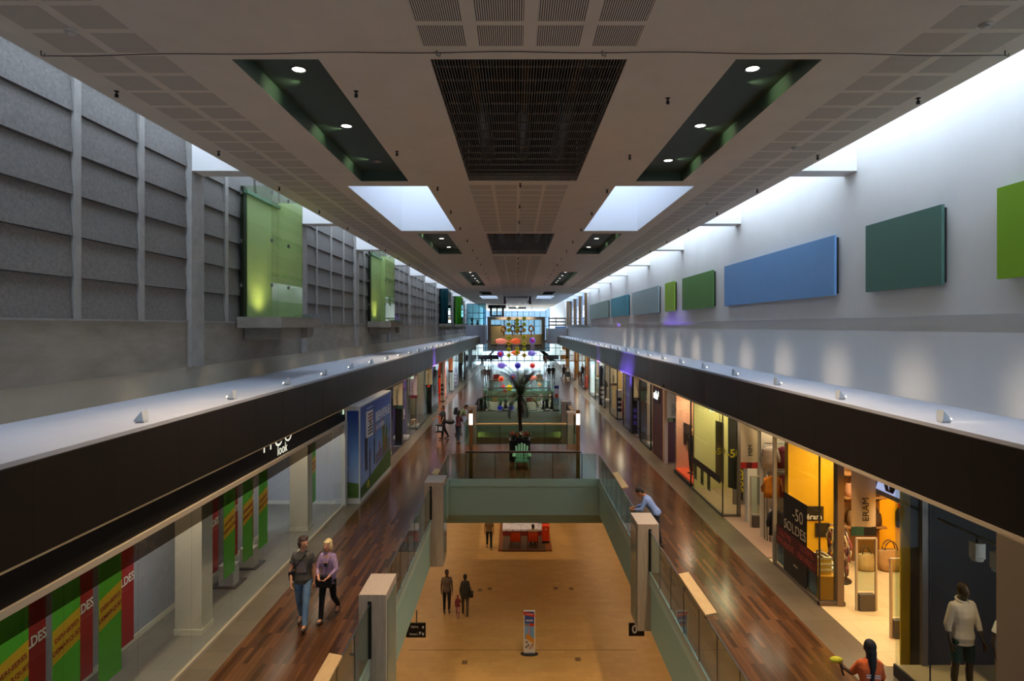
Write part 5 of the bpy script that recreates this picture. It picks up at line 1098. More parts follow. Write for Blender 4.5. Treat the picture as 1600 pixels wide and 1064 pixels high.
def gate(x, y, lb, w=.42):
    t = thing('security_gate', lb, 'security gate', (x, y, .006)); g = MB(); m = M('#b5a68c', .4)
    for sx in (-1, 1): g.box(sx*w/2-.02, sx*w/2+.02, -.02, .02, 0, 1.55, m)
    g.box(-w/2, w/2, -.02, .02, 1.53, 1.56, m); g.build('frame', t); g = MB(); g.box(-w/2+.03, w/2-.03, -.006, .006, .42, 1.52, m_glass); g.build('clear_panel', t); g = MB(); g.box(-w/2+.04, w/2-.04, -.06, .06, 0, .36, M('#4f4840', .5)); g.build('base_box', t, bevel=.01)
gate(7.52, 13.05, 'clear security gate under the shop flag in the yellow shop doorway'); gate(7.55, 11.9, 'nearer clear security gate at the yellow shop doorway'); gate(7.38, 18.45, 'clear security gate in the next doorway beyond the yellow shop', .5)
# sale signs on the glass of the yellow shop
t = thing('window_sign', 'tall black sale sign on the yellow shop window', 'sign', (6.63, 14.45, .1)); g = MB(); g.box(6.628, 6.634, 13.85, 15.05, .1, 2.02, M('#100e0d', .35)); g.build('board', t, world=True)
g = MB(); lt = M('#a8977c', .6); g.text('-50', .42, (6.626, 14.3, 1.62), (0, -1, 0), (0, 0, 1), lt, -.012); g.text('SOLDES', .33, (6.626, 14.45, 1.25), (0, -1, 0), (0, 0, 1), lt, -.012); g.text('eram', .1, (6.626, 14.4, .42), (0, -1, 0), (0, 0, 1), lt); g.build('lettering', t, world=True)
t = thing('window_sign', 'dark red strip sign across the yellow shop window', 'sign', (6.62, 14.4, .62)); g = MB(); g.box(6.618, 6.624, 13.35, 15.45, .62, 1.08, M('#3d0d10', .35)); g.build('board', t, world=True)
g = MB(); lt = M('#8a3a30', .6)
for y in (14.95, 13.85):
    for w, z, k in (('ULTIME', .95, 1), ('DEMARQUE', .74, .85)): g = MB(); g.text(w, .2, (6.616, y, z), (0, -1, 0), (0, 0, 1), lt, 0, k); g.build('lettering', t, world=True)
t = thing('window_panel', 'pale blue striped lower panel behind the yellow shop window', 'panel', (6.72, 14.5, .09)); g = MB(); ms = [M('#5d6f78', .5), M('#73868e', .5)]
for k in range(12): g.box(6.7, 6.71, 13.55+.17*k, 13.72+.17*k, .09, .95, ms[k % 2])
g.build('stripes', t, world=True)
t = thing('wall_plaque', 'black plaque with white lettering on the yellow wall', 'sign', (7.75, 15.83, 1.25)); g = MB(); g.box(7.5, 8.0, 15.8, 15.845, 1.05, 1.42, m_black); g.build('board', t, world=True); g = MB(); g.text('éram', .2, (7.75, 15.796, 1.15), (1, 0, 0), (0, 0, 1), M('#f0ece0', .5), .015); g.build('lettering', t, world=True)
t = thing('wall_plaque', 'small black price board lower on the yellow wall', 'sign', (7.95, 15.83, .7)); g = MB(); g.box(7.8, 8.15, 15.8, 15.845, .62, .98, m_black); g.build('board', t, world=True)
t = thing('display_plinth', 'yellow plinth with shoe boxes in the yellow shop window', 'plinth', (6.9, 13.75, .006)); g = MB(); g.box(6.72, 7.12, 13.5, 14.0, .02, .55, M('#c9921a', .5)); g.build('body', t, world=True, bevel=.01); g = MB(); g.box(6.74, 7.1, 13.52, 13.98, .006, .02, m_dark); g.build('base', t, world=True)
for k, (z, c) in enumerate(((.55, '#d6b64a'), (.68, '#dcc05a'), (.81, '#d6b64a'))):
    t = thing('shoe_box', ['lowest', 'middle', 'top'][k]+' yellow shoe box stacked on the yellow plinth', 'box', (6.9, 13.75, z)); g = MB(); g.box(-.16, .16, -.16, .16, 0, .085, M(c, .6)); g.build('body', t); g = MB(); g.box(-.167, .167, -.167, .167, .085, .128, M('#e3d9b0', .6)); g.build('lid', t)
for k, z in enumerate((.006, .16, .31, .46)):
    t = thing('shoe_box', ['lowest', 'second', 'third', 'topmost'][k]+' white shoe box in the floor stack beside the yellow plinth', 'box', (7.3, 13.95, z)); g = MB(); g.box(-.12, .12, -.16, .16, 0, .1, M('#c9c7b4', .6)); g.build('body', t); g = MB(); g.box(-.126, .126, -.166, .166, .1, .148, M('#b8c4bc', .6)); g.build('lid', t)
def shoe(x, y, z, c, lb, rz=0):
    t = thing('shoe', lb, 'shoe', (x, y, z), rz); g = Blob(); g.cap((0, .08, .035), (0, -.06, .03), .032, .034, 10, .8, (1, 0, 0)); g.cap((0, -.06, .028), (0, -.12, .022), .034, .024, 10, .8, (1, 0, 0)); g.cap((0, .08, .05), (0, .07, .075), .03, .028); g.mesh('upper', .008, M(c, .5), t, 2); m = MB(); m.box(-.034, .034, -.14, .12, 0, .012, M('#4a3828', .6)); m.build('sole', t)
shoe(6.84, 13.72, .94, '#8a6a4a', 'brown shoe on the left of the top yellow box'); shoe(6.96, 13.76, .94, '#b59a70', 'tan shoe on the right of the top yellow box', .3); shoe(7.3, 13.93, .61, '#d0c0a0', 'cream shoe on the white box stack', .4)
# bags and stands at the back
def bag(x, y, z, w, h, d, c, lb, handle=True, tape=1.0):
    t = thing('handbag', lb, 'bag', (x, y, z)); g = MB(); m = MN('bag leather', c, tuple(q*.7 for q in lin(c)), 7, .6); vs = []; fs = []; n = 14
    for k, (f, e) in enumerate(((0, .78), (.05, .92), (.35, 1.0), (.7, .97), (.95, .9*tape), (1, .82*tape))):
        for j in range(n): a = 2*PI*j/n; ca, sa = math.cos(a), math.sin(a); q = .7; vs.append((w/2*e*math.copysign(abs(ca)**q, ca), d/2*e*(1.0-.45*f)*math.copysign(abs(sa)**q, sa), h*f-.03*h*f*(ca*ca)))
    for k in range(5):
        for j in range(n): fs.append((k*n+j, k*n+(j+1) % n, (k+1)*n+(j+1) % n, (k+1)*n+j))
    fs += [tuple(range(n))[::-1], tuple(range(5*n, 6*n))]; g.add(vs, fs, m, True); g.build('body', t)
    if handle:
        for s in (-1, 1): g = MB(); g.tube([(w*.26*math.cos(a), s*d*.16, h*.93+h*.5*math.sin(a)) for a in [PI*i/10 for i in range(11)]], .014, M('#4a3420', .6), 6); g.build('handle', t)
    return t
for z in (1.0, 1.75, 2.35):
    t = thing('wall_shelf', 'wooden bag shelf on the brown panel, %s one' % ('lowest' if z < 1.2 else 'middle' if z < 2 else 'highest'), 'shelf', (8.9, 15.6, z)); g = MB(); g.box(8.35, 9.42, 15.42, 15.8, z-.04, z, M('#8a6238', .5)); g.build('board', t, world=True)
    for x in (8.45, 9.3): g = MB(); g.prism([(x, 15.45, z-.05), (x, 15.8, z-.05), (x, 15.8, z-.22)], (.03, 0, 0), m_dark); g.build('bracket', t, world=True)
bag(9.35, 15.2, .03, .62, .5, .34, '#b08a55', 'large straw tote bag with a dark bow on the shop floor'); bag(8.75, 15.6, 1.0, .5, .38, .26, '#8a6a42', 'slouchy tan shoulder bag on the lowest shelf'); bag(9.2, 15.6, 1.0, .36, .32, .22, '#3f2b1c', 'dark brown bag beside the slouchy tan one')
bag(8.65, 15.6, 1.75, .42, .34, .24, '#c08a62', 'pinkish tan bag on the middle shelf'); bag(9.15, 15.6, 1.75, .4, .3, .22, '#5a3c24', 'brown bag on the middle shelf'); bag(8.9, 15.6, 2.35, .5, .34, .26, '#c99572', 'big salmon bag on the highest shelf', False)
bag(8.75, 15.2, .03, .42, .4, .28, '#c8a878', 'pale canvas bag on the floor behind the gate')
t = thing('jewellery_stand', 'tall stand hung with scarves and necklaces by the shop doorway', 'display stand', (7.75, 14.6, .006)); g = MB(); g.lathe([(.28, 0), (.28, .03), (.02, .05), (.02, 1.3)], (0, 0, 0), m_dark, 14); g.build('post', t)
for k in range(70):
    a = k*2.4; z = .25+.95*(k/70); r = .2+.1*((k*7) % 5)/5; g = MB(); c = ['#7a4a55', '#c9b38a', '#3f2e2a', '#a34f5c', '#d8d0b8', '#6b5538', '#8a7a9a'][k % 7]; x, y = r*math.cos(a), r*math.sin(a); g.tube([(x*.1, y*.1, z+.12), (x*.8, y*.8, z+.1), (x, y, z-.05), (x*.95, y*.95, z-.16)], .022, M(c, .6), 5); g.build('scarf', t)
t = thing('fire_extinguisher', 'black and red extinguisher on the yellow wall behind the near gate', 'extinguisher', (9.95, 15.75, .9)); g = MB(); g.lathe([(.09, 0), (.1, .04), (.1, .4), (.06, .48), (.03, .5)], (0, 0, 0), m_black, 14); g.build('cylinder', t); g = MB(); g.lathe([(.04, .5), (.045, .6), (.02, .64)], (0, 0, 0), M('#b01818', .3), 12); g.build('valve', t); g = MB(); g.tube([(.03, 0, .6), (.13, -.02, .5), (.15, -.02, .2)], .014, m_dark, 6); g.build('hose', t); g = MB(); g.box(-.06, .06, .09, .099, .1, .4, m_dark); g.build('bracket', t)
t = thing('glass_shelf', 'glass shelf with small bottles on the yellow wall', 'shelf', (10.2, 15.7, 1.95)); g = MB(); g.box(9.7, 10.8, 15.5, 15.84, 1.92, 1.96, M('#d8d4c8', .3)); g.build('board', t, world=True)
for k in range(6): g = MB(); x = 9.8+.17*k; g.lathe([(.04, 0), (.04, .15), (.015, .2), (.015, .25)], (x, 15.68, 1.96), M('#b9a888', .2), 10); o = g.build('bottle'); tag(o, 'small glass bottle in the row on the yellow wall shelf', 'bottle', 'bottles on the shelf in the yellow shop')
flag(1, 12.2, 'ERAM', ['#26584a', '#111214'], 'shop flag with dark green band at the yellow shop doorway', 6.7)
# --- next doorway and sale window
b = MB(); b.box(6.64, 10.9, 16.05, 23.0, -.02, .006, M('#a98a72', .45)); struct(b, 'floor_shop', 'pinkish floor of the sale shop')
b = MB(); b.box(8.9, 9.0, 16.05, 23.0, 0, 3.6, M('#c9bd98', .6)); b.box(7.45, 8.9, 20.8, 20.9, 0, 3.6, M('#8c8478', .7)); b.box(6.7, 8.9, 22.85, 22.95, 0, 3.6, M('#d6c98e', .6)); struct(b, 'wall_shop', 'cream walls of the sale shop')
b = MB(); b.box(6.66, 8.9, 16.05, 23.0, 3.52, 3.6, M('#8a8378', .7)); trim(b, 'ceiling of the sale shop')
b = MB(); b.box(6.63, 6.642, 19.54, 20.6, .06, 3.3, m_shopglass); b.box(6.63, 6.642, 20.62, 22.9, .06, 3.3, m_shopglass); b.box(6.66, 7.1, 19.5, 19.512, .06, 3.3, m_shopglass); b.box(6.61, 7.16, 19.46, 19.54, 0, .07, M('#5f5548', .4)); b.box(6.61, 6.67, 19.5, 22.95, 0, .06, M('#5f5548', .4)); b.box(6.625, 6.655, 19.49, 19.54, .06, 3.3, M('#3a342c', .4)); b.box(7.1, 7.2, 19.46, 19.56, 0, 3.3, M('#7d7468', .35, .4)); struct(b, window_name(), 'sale shop window with dark hanging banners')
area('shop_lamp', (7.8, 18, 3.45), 1.4, 2, 70, (1, .84, .6)); area('shop_lamp', (7.5, 21.4, 3.45), 1.1, 2, 85, (1, .9, .5))
yt = M('#d8c21e', .5); m_ban = M('#2c2a22', .7)
def darkbanner(x0, x1, y, z0, z1, word, lb, rot=False, c=None, size=.3):
    t = thing('sale_banner', lb, 'banner', ((x0+x1)/2, y, z0)); g = MB(); vs = []; n = 8
    g.prism([(x0, y, z0), (x1, y, z0-.12), (x1, y, z1-.1), (x0, y, z1)], (0, .01, 0), c or m_ban); g.build('cloth', t, world=True)
    g = MB()
    if rot: g.text(word, size, ((x0+x1)/2, y-.004, (z0+z1)/2), (0, 0, 1), (-1, 0, 0), yt, .02)
    else: g.text(word, size, ((x0+x1)/2, y-.004, (z0+z1)/2-.05), (1, 0, 0), (0, 0, 1), yt, .02)
    g.build('lettering', t, world=True); g = MB(); g.tube([((x0+x1)/2, y, z1-.06), ((x0+x1)/2, y, 3.54)], .008, m_dark, 5); g.build('hanger', t, world=True)
darkbanner(6.7, 6.98, 20.4, .95, 2.95, '-50', 'dull brown sale banner reading -50 in the sale window, left of the dark one', c=M('#6b5b36', .7), size=.3); darkbanner(7.0, 7.36, 20.05, .8, 3.1, '-50', 'black sale banner reading -50 in the sale window', size=.38)
darkbanner(7.24, 7.44, 19.9, .5, 1.9, 'SOLDES', 'black vertical sale banner with yellow letters beside the doorway', True, size=.3)
for k, y in enumerate((22.5, 21.7, 20.95)):
    t = thing('window_poster', ['farthest', 'middle', 'nearest'][k]+' small green poster on the sale shop window', 'poster', (6.66, y, .9)); g = MB(); g.box(6.645, 6.65, y-.17, y+.17, .45, .98, M('#77823a', .6)); g.build('sheet', t, world=True); g = MB(); g.text('-50', .12, (6.644, y, .72), (0, -1, 0), (0, 0, 1), m_black, .01); g.text('%', .1, (6.644, y, .6), (0, -1, 0), (0, 0, 1), m_black); g.build('print', t, world=True)
t = thing('window_bar', 'black sale strip across the cream window', 'sign', (6.64, 21.3, 1.1)); g = MB(); g.box(6.618, 6.626, 19.7, 23.1, 1.0, 1.24, M('#1d1a14', .4)); g.build('strip', t, world=True)
b = MB(); b.box(7.1, 8.9, 17.6, 17.7, 0, 3.6, M('#d8cbb0', .6)); b.box(7.2, 7.5, 18.9, 19.1, 0, 2.6, M('#d8d0c0', .6)); trim(b, 'cream partition in the sale shop doorway')
def garment(x, y, z, c, lb, w=.42, h=.62, grp=None):
    t = thing('hanging_garment', lb, 'garment', (x, y, z), 0, grp); g = MB(); m = MN('cloth', c, tuple(q*.75 for q in lin(c)), 5, .85); vs = []; fs = []
    prof = [(0, .12, .03), (-.05, .42, .05), (-.14, .5, .06), (-.3, .42, .055), (-h*.7, .46, .06), (-h, .5, .07)]; n = 12
    for dz, wx, wy in prof:
        for j in range(n): a = 2*PI*j/n; vs.append((w*wx*1.1*math.cos(a), wy*math.sin(a)*(1+.25*math.sin(3*a)), dz))
    for k in range(len(prof)-1):
        for j in range(n): fs.append((k*n+j, k*n+(j+1) % n, (k+1)*n+(j+1) % n, (k+1)*n+j))
    fs += [tuple(range(n))[::-1], tuple(range((len(prof)-1)*n, len(prof)*n))]; g.add(vs, fs, m, True)
    for s in (-1, 1): g.tube([(s*w*.42, 0, -.09), (s*w*.62, 0, -.34), (s*w*.6, -.02, -.46)], [.06, .05, .045], m, 8)
    g.build('cloth', t); g = MB(); g.tube([(0, 0, .0), (0, 0, .07), (.02, 0, .09)], .006, m_steel, 5); g.tube([(-w*.4, 0, -.06), (0, 0, .0), (w*.4, 0, -.06)], .008, m_steel, 5); g.build('hanger', t)
def rail(x0, x1, y, z, lb, dirx=True):
    t = thing('clothes_rail', lb, 'clothes rail', ((x0+x1)/2, y, 0)); g = MB()
    for x in (x0, x1): g.tube([(x, y, 0), (x, y, z)], .015, m_steel, 8)
    g.build('uprights', t, world=True); g = MB(); g.tube([(x0, y, z), (x1, y, z)], .015, m_steel, 8); g.build('bar', t, world=True)
rail(7.15, 8.4, 17.3, 1.95, 'steel clothes rail with orange and black garments in the doorway shop')
garment(7.3, 17.3, 1.86, '#d8861e', 'orange jacket hanging at the front of the doorway rail', .46); garment(7.62, 17.32, 1.86, '#8a1f30', 'dark red top hanging behind the orange jacket'); garment(7.98, 17.3, 1.86, '#c98a7a', 'salmon top on the doorway rail')
rail(7.2, 8.4, 17.22, .0+.98, 'low steel clothes rail under the orange jacket'); garment(7.35, 17.2, .9, '#15131a', 'black trousers hanging under the orange jacket', .36, .7); garment(7.75, 17.2, .9, '#232028', 'charcoal garment on the low doorway rail', .4, .7)
rail(7.12, 8.3, 17.42, 2.75, 'high steel rail with pale garments in the doorway shop'); garment(7.28, 17.42, 2.66, '#e0d2c0', 'cream top hanging highest in the doorway shop'); garment(7.7, 17.42, 2.66, '#7a1c2c', 'crimson top hanging highest in the doorway shop')
flag(1, 17.98, 'MIM', ['#a81c1a', '#5a0f10', '#a81c1a'], 'shop flag with a red band at the sale shop doorway')
# --- menswear window with orange plinth
b = MB(); b.box(6.66, 9.2, 23.0, 29.6, -.02, .006, M('#6d5a4a', .4)); struct(b, 'floor_shop', 'floor of the menswear shop')
m_mar = M('#4a1418', .4)
b = MB(); b.box(7.55, 7.65, 23.05, 25.45, 0, 3.6, M('#dfae8e', .6)); b.box(6.7, 7.55, 25.4, 25.5, 0, 3.3, M('#e0b493', .6)); b.box(6.63, 7.2, 27.3, 29.5, 0, 3.6, m_mar); b.box(9.1, 9.2, 25, 29.6, 0, 3.6, m_mar); b.box(6.6, 6.75, 27.0, 27.3, 0, 3.5, M('#c9a888', .5)); struct(b, 'wall_shop', 'peach and maroon walls of the menswear shop')
b = MB(); b.box(6.63, 6.642, 23.1, 25.4, .06, 3.3, m_shopglass); b.box(6.66, 7.5, 23.06, 23.07, .2, 3.3, m_shopglass); b.box(6.61, 6.67, 23.0, 25.45, 0, .12, m_dark); b.box(6.615, 6.66, 23.02, 23.09, .1, 3.3, m_dark); struct(b, window_name(), 'menswear window with the orange plinth')
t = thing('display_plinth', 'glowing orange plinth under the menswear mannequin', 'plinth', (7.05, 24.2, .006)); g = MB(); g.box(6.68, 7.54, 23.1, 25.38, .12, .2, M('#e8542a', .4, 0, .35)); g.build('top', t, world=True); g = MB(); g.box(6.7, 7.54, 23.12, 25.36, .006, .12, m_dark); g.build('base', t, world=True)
t = thing('wall_board', 'dark slanted graphic board behind the menswear mannequin', 'board', (7.5, 24.6, 1.2)); g = MB(); g.prism([(7.0, 25.38, 1.2), (7.0, 25.38, 2.1), (7.35, 25.38, 1.95), (7.35, 25.38, 1.0)], (0, -.03, 0), M('#1d1413', .4)); g.build('panel', t, world=True)
mannequin('pale mannequin in black T-shirt and trousers on the orange plinth', (7.05, 24.3, .2), -.9, skin=M('#e0bd8a', .35), top=('#14120f', .3, .88), bottom=('#0e0d0d', 1.0), H=1.8, vox=.0115, shoes='#0e0d0d')
area('shop_lamp', (7.1, 24.2, 3.25), .6, 1.8, 60, (1, .72, .5)); area('shop_lamp', (8, 27.5, 3.4), 1.2, 2, 40, (1, .7, .5))
t = thing('shop_sign', 'white glowing lettering on the maroon shop front', 'shop sign', (6.61, 28.6, 2.8)); g = MB(); g.box(6.6, 6.628, 28.0, 29.2, 2.55, 3.15, m_black); g.build('backing', t, world=True); g = MB(); g.text('celio*', .52, (6.597, 28.6, 2.86), (0, -1, 0), (0, 0, 1), M('#e6f4ea', .4, 0, 1.6), .04, .9); g.build('lettering', t, world=True)
flag(1, 26.7, 'CELIO', ['#6b7048', '#14110f'], 'shop flag with olive and black band before the maroon front')
# --- generic units beyond, right
def unit(sd, y0, y1, wall, flo, lampc, pw, items, lb):
    gl = (y0+.15, y0+(y1-y0)*.6); xf = shop(sd, y0, y1, wall, flo, lampc, pw, gl, lb)
    for it in items:
        k = it[0]; X = xf+sd*it[1]; Y = y0+it[2]
        if k == 'man': mannequin(it[3], (X, Y, .18), it[4], skin=it[5], top=it[6], bottom=it[7], vox=.016)
        if k in ('man', 'plinth'):
            t = thing('display_plinth', it[-1], 'plinth', (X, Y, .006)); g = MB(); g.box(-.38, .38, -.4, .4, .03, .17, M('#b9b2a6', .4, 0, .15)); g.build('top', t); g = MB(); g.box(-.36, .36, -.38, .38, 0, .03, m_dark); g.build('base', t)
        if k == 'totem':
            t = thing('display_totem', it[4], 'display totem', (X, Y, .006)); g = MB(); g.box(-.16, .16, -.3, .3, .05, it[5], M(it[3], .45, 0, it[6])); g.build('body', t); g = MB(); g.box(-.2, .2, -.34, .34, 0, .05, m_dark); g.build('base', t)
            if len(it) > 7: g = MB(); [g.box(-.12, .12, -.302, -.3, z, z+.22, M(it[7], .5)) for z in (.5, .85, 1.2) if z+.25 < it[5]]; g.build('print', t)
        if k == 'rack':
            t = shelf_unit(X-.45, X+.45, Y, Y+.3, it[3], None, 0); q = it[4]
            for zz in (.33, .88, 1.43):
                for n in range(4):
                    g = MB(); g.box(-.09, .09, -.1, .1, 0, random.uniform(.12, .26), M(q[(n+int(zz*5)) % len(q)], .7)); o = g.build('folded_clothes', loc=(X-.31+.2*n, Y+.14, zz)); tag(o, 'small stack of folded clothes on the '+it[3], 'clothes', 'folded clothes on the '+it[3])
W2 = (1, .82, .58); PK = (1, .62, .5); CL = (.9, .95, 1)
unit(1, 29.7, 34.0, '#a08f7e', '#5a4c40', W2, 60, [('man', .5, 1.2, 'slim pale mannequin in a patterned dress in the window beyond the maroon front', .6, MPALE, ('#b9a9a0', .3, .6), ('#4a4048', -.4), 'white plinth of the slim mannequin beyond the maroon front'), ('totem', .3, 3.4, '#14110f', 'black framed pillar board at the far end of the dress window', 3.2, 0)], 'dress shop on the right')
flag(1, 34.3, "CLAIRE'S", ['#3a3634', '#14110f'], 'shop flag with dark band, third from the camera beyond the maroon front')
unit(1, 34.4, 39.5, '#6e6a8a', '#3c3840', (.62, .5, 1), 55, [('totem', .15, .5, '#2a2430', 'dark violet lit pillar at the accessories shop', 3.2, 0, '#5a48c8'), ('totem', .55, 2.2, '#8a8472', 'grey accessory stand in the violet shop', 2.0, .1, '#c9a0a8'), ('rack', 2.0, 4.2, 'rack of accessories in the violet shop', ['#c9a0a8', '#8a6ad0', '#e0d8d0'])], 'violet accessories shop on the right')
unit(1, 39.6, 45.0, '#b5985e', '#4a3a2c', W2, 80, [('totem', .2, .6, '#b5a582', 'cream price totem by the red cabinet on the right', 1.9, .1, '#2a2018'), ('totem', .45, 1.6, '#a8181c', 'bright red display cabinet on the right row', 1.1, .2), ('rack', 2.0, 4.4, 'clothes rack in the amber shop', ['#a83a20', '#d8b070', '#4a3a2a'])], 'amber shop on the right')
flag(1, 43.0, 'KIABI', ['#5a1c14', '#2a0e0a'], 'shop flag with dark red band in the middle of the right row')
unit(1, 45.1, 50.5, '#8a8478', '#403a34', W2, 70, [('totem', .1, 2.5, '#101020', 'dark pillar with round white marks on the right row', 3.0, 0, '#d8c8c0'), ('man', .6, 4.4, 'far mannequin in a dark coat on the right row', .4, MPALE, ('#2a2428', .9, .7), ('#1a1a1e', 1.0), 'plinth of the far dark-coated mannequin on the right row')], 'shop with round marks on the right')
flag(1, 50.0, 'ORANGE', ['#8a6a2a', '#3a2a14'], 'small shop flag with brown band, fifth along the right row')
unit(1, 50.6, 58, '#9fb0a8', '#4a4a44', CL, 110, [('man', .5, 2.5, 'far mannequin in pale dress in the bright window on the right', .4, MPALE, ('#d8d8c8', .3, .6), ('#b8b8a8', -.45), 'plinth of the pale-dressed far mannequin on the right'), ('totem', .4, 5.0, '#d8e8e4', 'bright lit totem in the far right window', 2.6, .9)], 'bright shop on the right')
flag(1, 61.5, 'JULES', ['#7a4a1c'], 'tiny shop flag with brown band, sixth along the right row')
unit(1, 58.1, 68, '#a86a34', '#4a3420', W2, 110, [('totem', .3, 2.0, '#c83a1c', 'red orange display stand at the far right', 1.2, .3), ('totem', .3, 5.0, '#1c1a18', 'black display pillar at the far right', 2.2, 0)], 'amber far shop on the right')
flag(1, 71, 'YVES', ['#3a2a1c'], 'tiny shop flag farthest but one on the right row')
unit(1, 68.1, 80, '#b07a3c', '#4a3828', W2, 130, [('totem', .2, 3.0, '#b46a28', 'amber lit pillar at the far right', 3.1, .4), ('totem', .2, 8.0, '#8a4a20', 'brown lit pillar at the far right end', 3.1, .2)], 'last shops on the right')
flag(1, 80.5, 'TEXTO', ['#2a241c'], 'tiniest shop flag at the far right end')
unit(1, 80.1, 97, '#c08a48', '#54442f', W2, 150, [('totem', .2, 4.0, '#c87828', 'orange pillar by the far right entrance', 3.1, .4)], 'end shop on the right')
# ================================================================ units beyond the hoarding, left
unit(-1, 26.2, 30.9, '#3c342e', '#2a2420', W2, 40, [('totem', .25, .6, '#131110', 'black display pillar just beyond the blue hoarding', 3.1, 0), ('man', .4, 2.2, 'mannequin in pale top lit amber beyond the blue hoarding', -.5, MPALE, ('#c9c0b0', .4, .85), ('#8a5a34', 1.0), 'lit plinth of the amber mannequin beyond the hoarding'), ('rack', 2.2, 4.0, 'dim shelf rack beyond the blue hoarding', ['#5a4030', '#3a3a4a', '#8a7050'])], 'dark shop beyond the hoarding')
flag(-1, 31.0, 'SHAMPOO', ['#24463a', '#1a2a24'], 'shop flag with dark green band, first on the left row')
unit(-1, 31.1, 35.4, '#5a4a6a', '#2a2430', (.8, .6, 1), 45, [('man', .35, 1.8, 'tall mannequin in a white shirt with raised forearm on the left row', -.6, MPALE, ('#e6e0d4', .5, .88), ('#1c1a1c', 1.0), 'amber lit plinth under the white-shirted mannequin'), ('totem', .2, .4, '#141214', 'slim black door pillar on the left row', 3.2, 0)], 'violet tinted shop on the left')
flag(-1, 35.5, 'BLUE BOX', ['#5a1414', '#7a2018', '#5a1414'], 'shop flag with dark red band, second on the left row')
unit(-1, 35.6, 41.9, '#8a8470', '#38342e', W2, 70, [('plinth', .4, 1.2, 'white plinth with shopping bags in the pale left window'), ('rack', 1.8, 5.4, 'pale rack in the left green-tinted window', ['#c8c0a8', '#6a7a5a', '#d8d0c0'])], 'pale shop on the left')
for k in range(3):
    t = thing('shopping_bag', ['nearest', 'middle', 'farthest'][k]+' white paper bag on the plinth in the pale left window', 'bag', (GX_-.4+.05*k, 36.6+.25*k, .176)); g = MB(); g.prism([(-.12, -.08, 0), (.12, -.08, 0), (.13, -.08, .3), (-.13, -.08, .3)], (0, .14, 0), M(['#d8b49a', '#e0d6c8', '#d0a890'][k], .7)); g.build('body', t); g = MB(); g.tube([(.06*math.cos(a), -.01, .3+.1*math.sin(a)) for a in [PI*i/8 for i in range(9)]], .006, m_dark, 5); g.build('handle', t)
flag(-1, 42.0, 'KIP COIFF', ['#1a1412', '#c83a24', '#1a1412'], 'shop flag with black and red band, third on the left row')
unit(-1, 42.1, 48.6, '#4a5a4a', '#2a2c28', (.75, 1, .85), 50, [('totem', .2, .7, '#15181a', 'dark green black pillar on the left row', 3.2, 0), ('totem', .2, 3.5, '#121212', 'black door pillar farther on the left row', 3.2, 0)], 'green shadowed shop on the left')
flag(-1, 49.6, 'ETAM', ['#1a1614'], 'small shop flag with black band, fourth on the left row')
unit(-1, 48.7, 55.4, '#c8401c', '#5a1c10', (1, .4, .2), 120, [('totem', .12, 1.0, '#c8b49a', 'cream door jamb board before the orange lit booth', 2.2, .1, '#1c1a18'), ('totem', .3, 3.2, '#f0501c', 'bright orange lit booth on the left row', 2.9, .9)], 'orange lit shop on the left')
flag(-1, 55.7, 'PHONE', ['#1c1a18'], 'small shop flag with black band, fifth on the left row')
unit(-1, 55.6, 66, '#9aa09a', '#3c3c3a', CL, 90, [('totem', .2, 2.0, '#b8c4c4', 'pale lit door post on the left row', 3.1, .5), ('totem', .3, 6.5, '#5a2a6a', 'purple poster totem at the far left', 1.9, .3, '#c8a8d0')], 'pale far shop on the left')
flag(-1, 66.6, 'CAMAIEU', ['#1c1a18'], 'tiny shop flag farthest on the left row')
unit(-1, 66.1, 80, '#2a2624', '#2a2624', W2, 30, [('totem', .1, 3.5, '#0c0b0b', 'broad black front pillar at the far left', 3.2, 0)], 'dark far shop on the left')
unit(-1, 80.1, 97, '#9aa4a4', '#4a4c4c', CL, 80, [], 'end shop on the left')

# ================================================================ PEOPLE
tee = MN('charcoal T-shirt', '#4a463f', '#57524a', 6, .9); plaid = checker('lilac checked shirt', '#8f7392', '#ab8fb0', 42, .85); jeans = MN('faded jeans', '#4f6f92', '#7d9bb8', 3.5, .85, 0, 3)
t, TT, A, up = person('man in charcoal T-shirt and jeans walking with a cross-body bag on the left walkway', (-4.34, 12.4, 0), .05, 1.8, ((.32, .08), (-.12, .3)), ((-.1, .1, .2, .05), (.12, .12, .42, .25)), 0, (.85, .02), SKIN, ('#3b2519', 'messy'), ('#4a463f', .3, .84), ('#5d7d9c', 1.0), '#5b4634', vox=.0068, topmat=tee, botmat=jeans)
g = MB(); g.poly([TT((-.09, -.131, 1.08)), TT((.1, -.131, 1.08)), TT((.1, -.135, 1.3)), TT((-.09, -.135, 1.3))], MN('faded chest print', '#6c6f74', '#7c5f4c', 9, .9)); g.build('shirt_print', t)
def strap_bag(TT, loc, rz, a, bpt, lb, w=.3, h=.22, front=True):
    t = thing('shoulder_bag', lb, 'bag', loc, rz); g = MB(); m = M('#100f10', .6); c = TT(bpt)
    q = []
    for i in range(13):
        u = i/12; x = a[0]+(bpt[0]-a[0])*u; z = a[2]+(bpt[2]+.1-a[2])*u; q.append(TT((x, -.132-.02*math.sin(PI*u), z)))
    for i in range(12): g.prism([q[i]+Vector((0, 0, .018)), q[i+1]+Vector((0, 0, .018)), q[i+1]-Vector((0, 0, .018)), q[i]-Vector((0, 0, .018))], (0, -.006, 0), m)
    g.build('strap', t); g = MB(); g.box(c.x-w/2, c.x+w/2, c.y-.05, c.y+.05, c.z-h/2, c.z+h/2, m); g.build('pouch', t, bevel=.02); g = MB(); g.box(c.x-w/2-.004, c.x+w/2+.004, c.y-.056, c.y-.05, c.z-.0, c.z+h/2, m); g.build('flap', t)
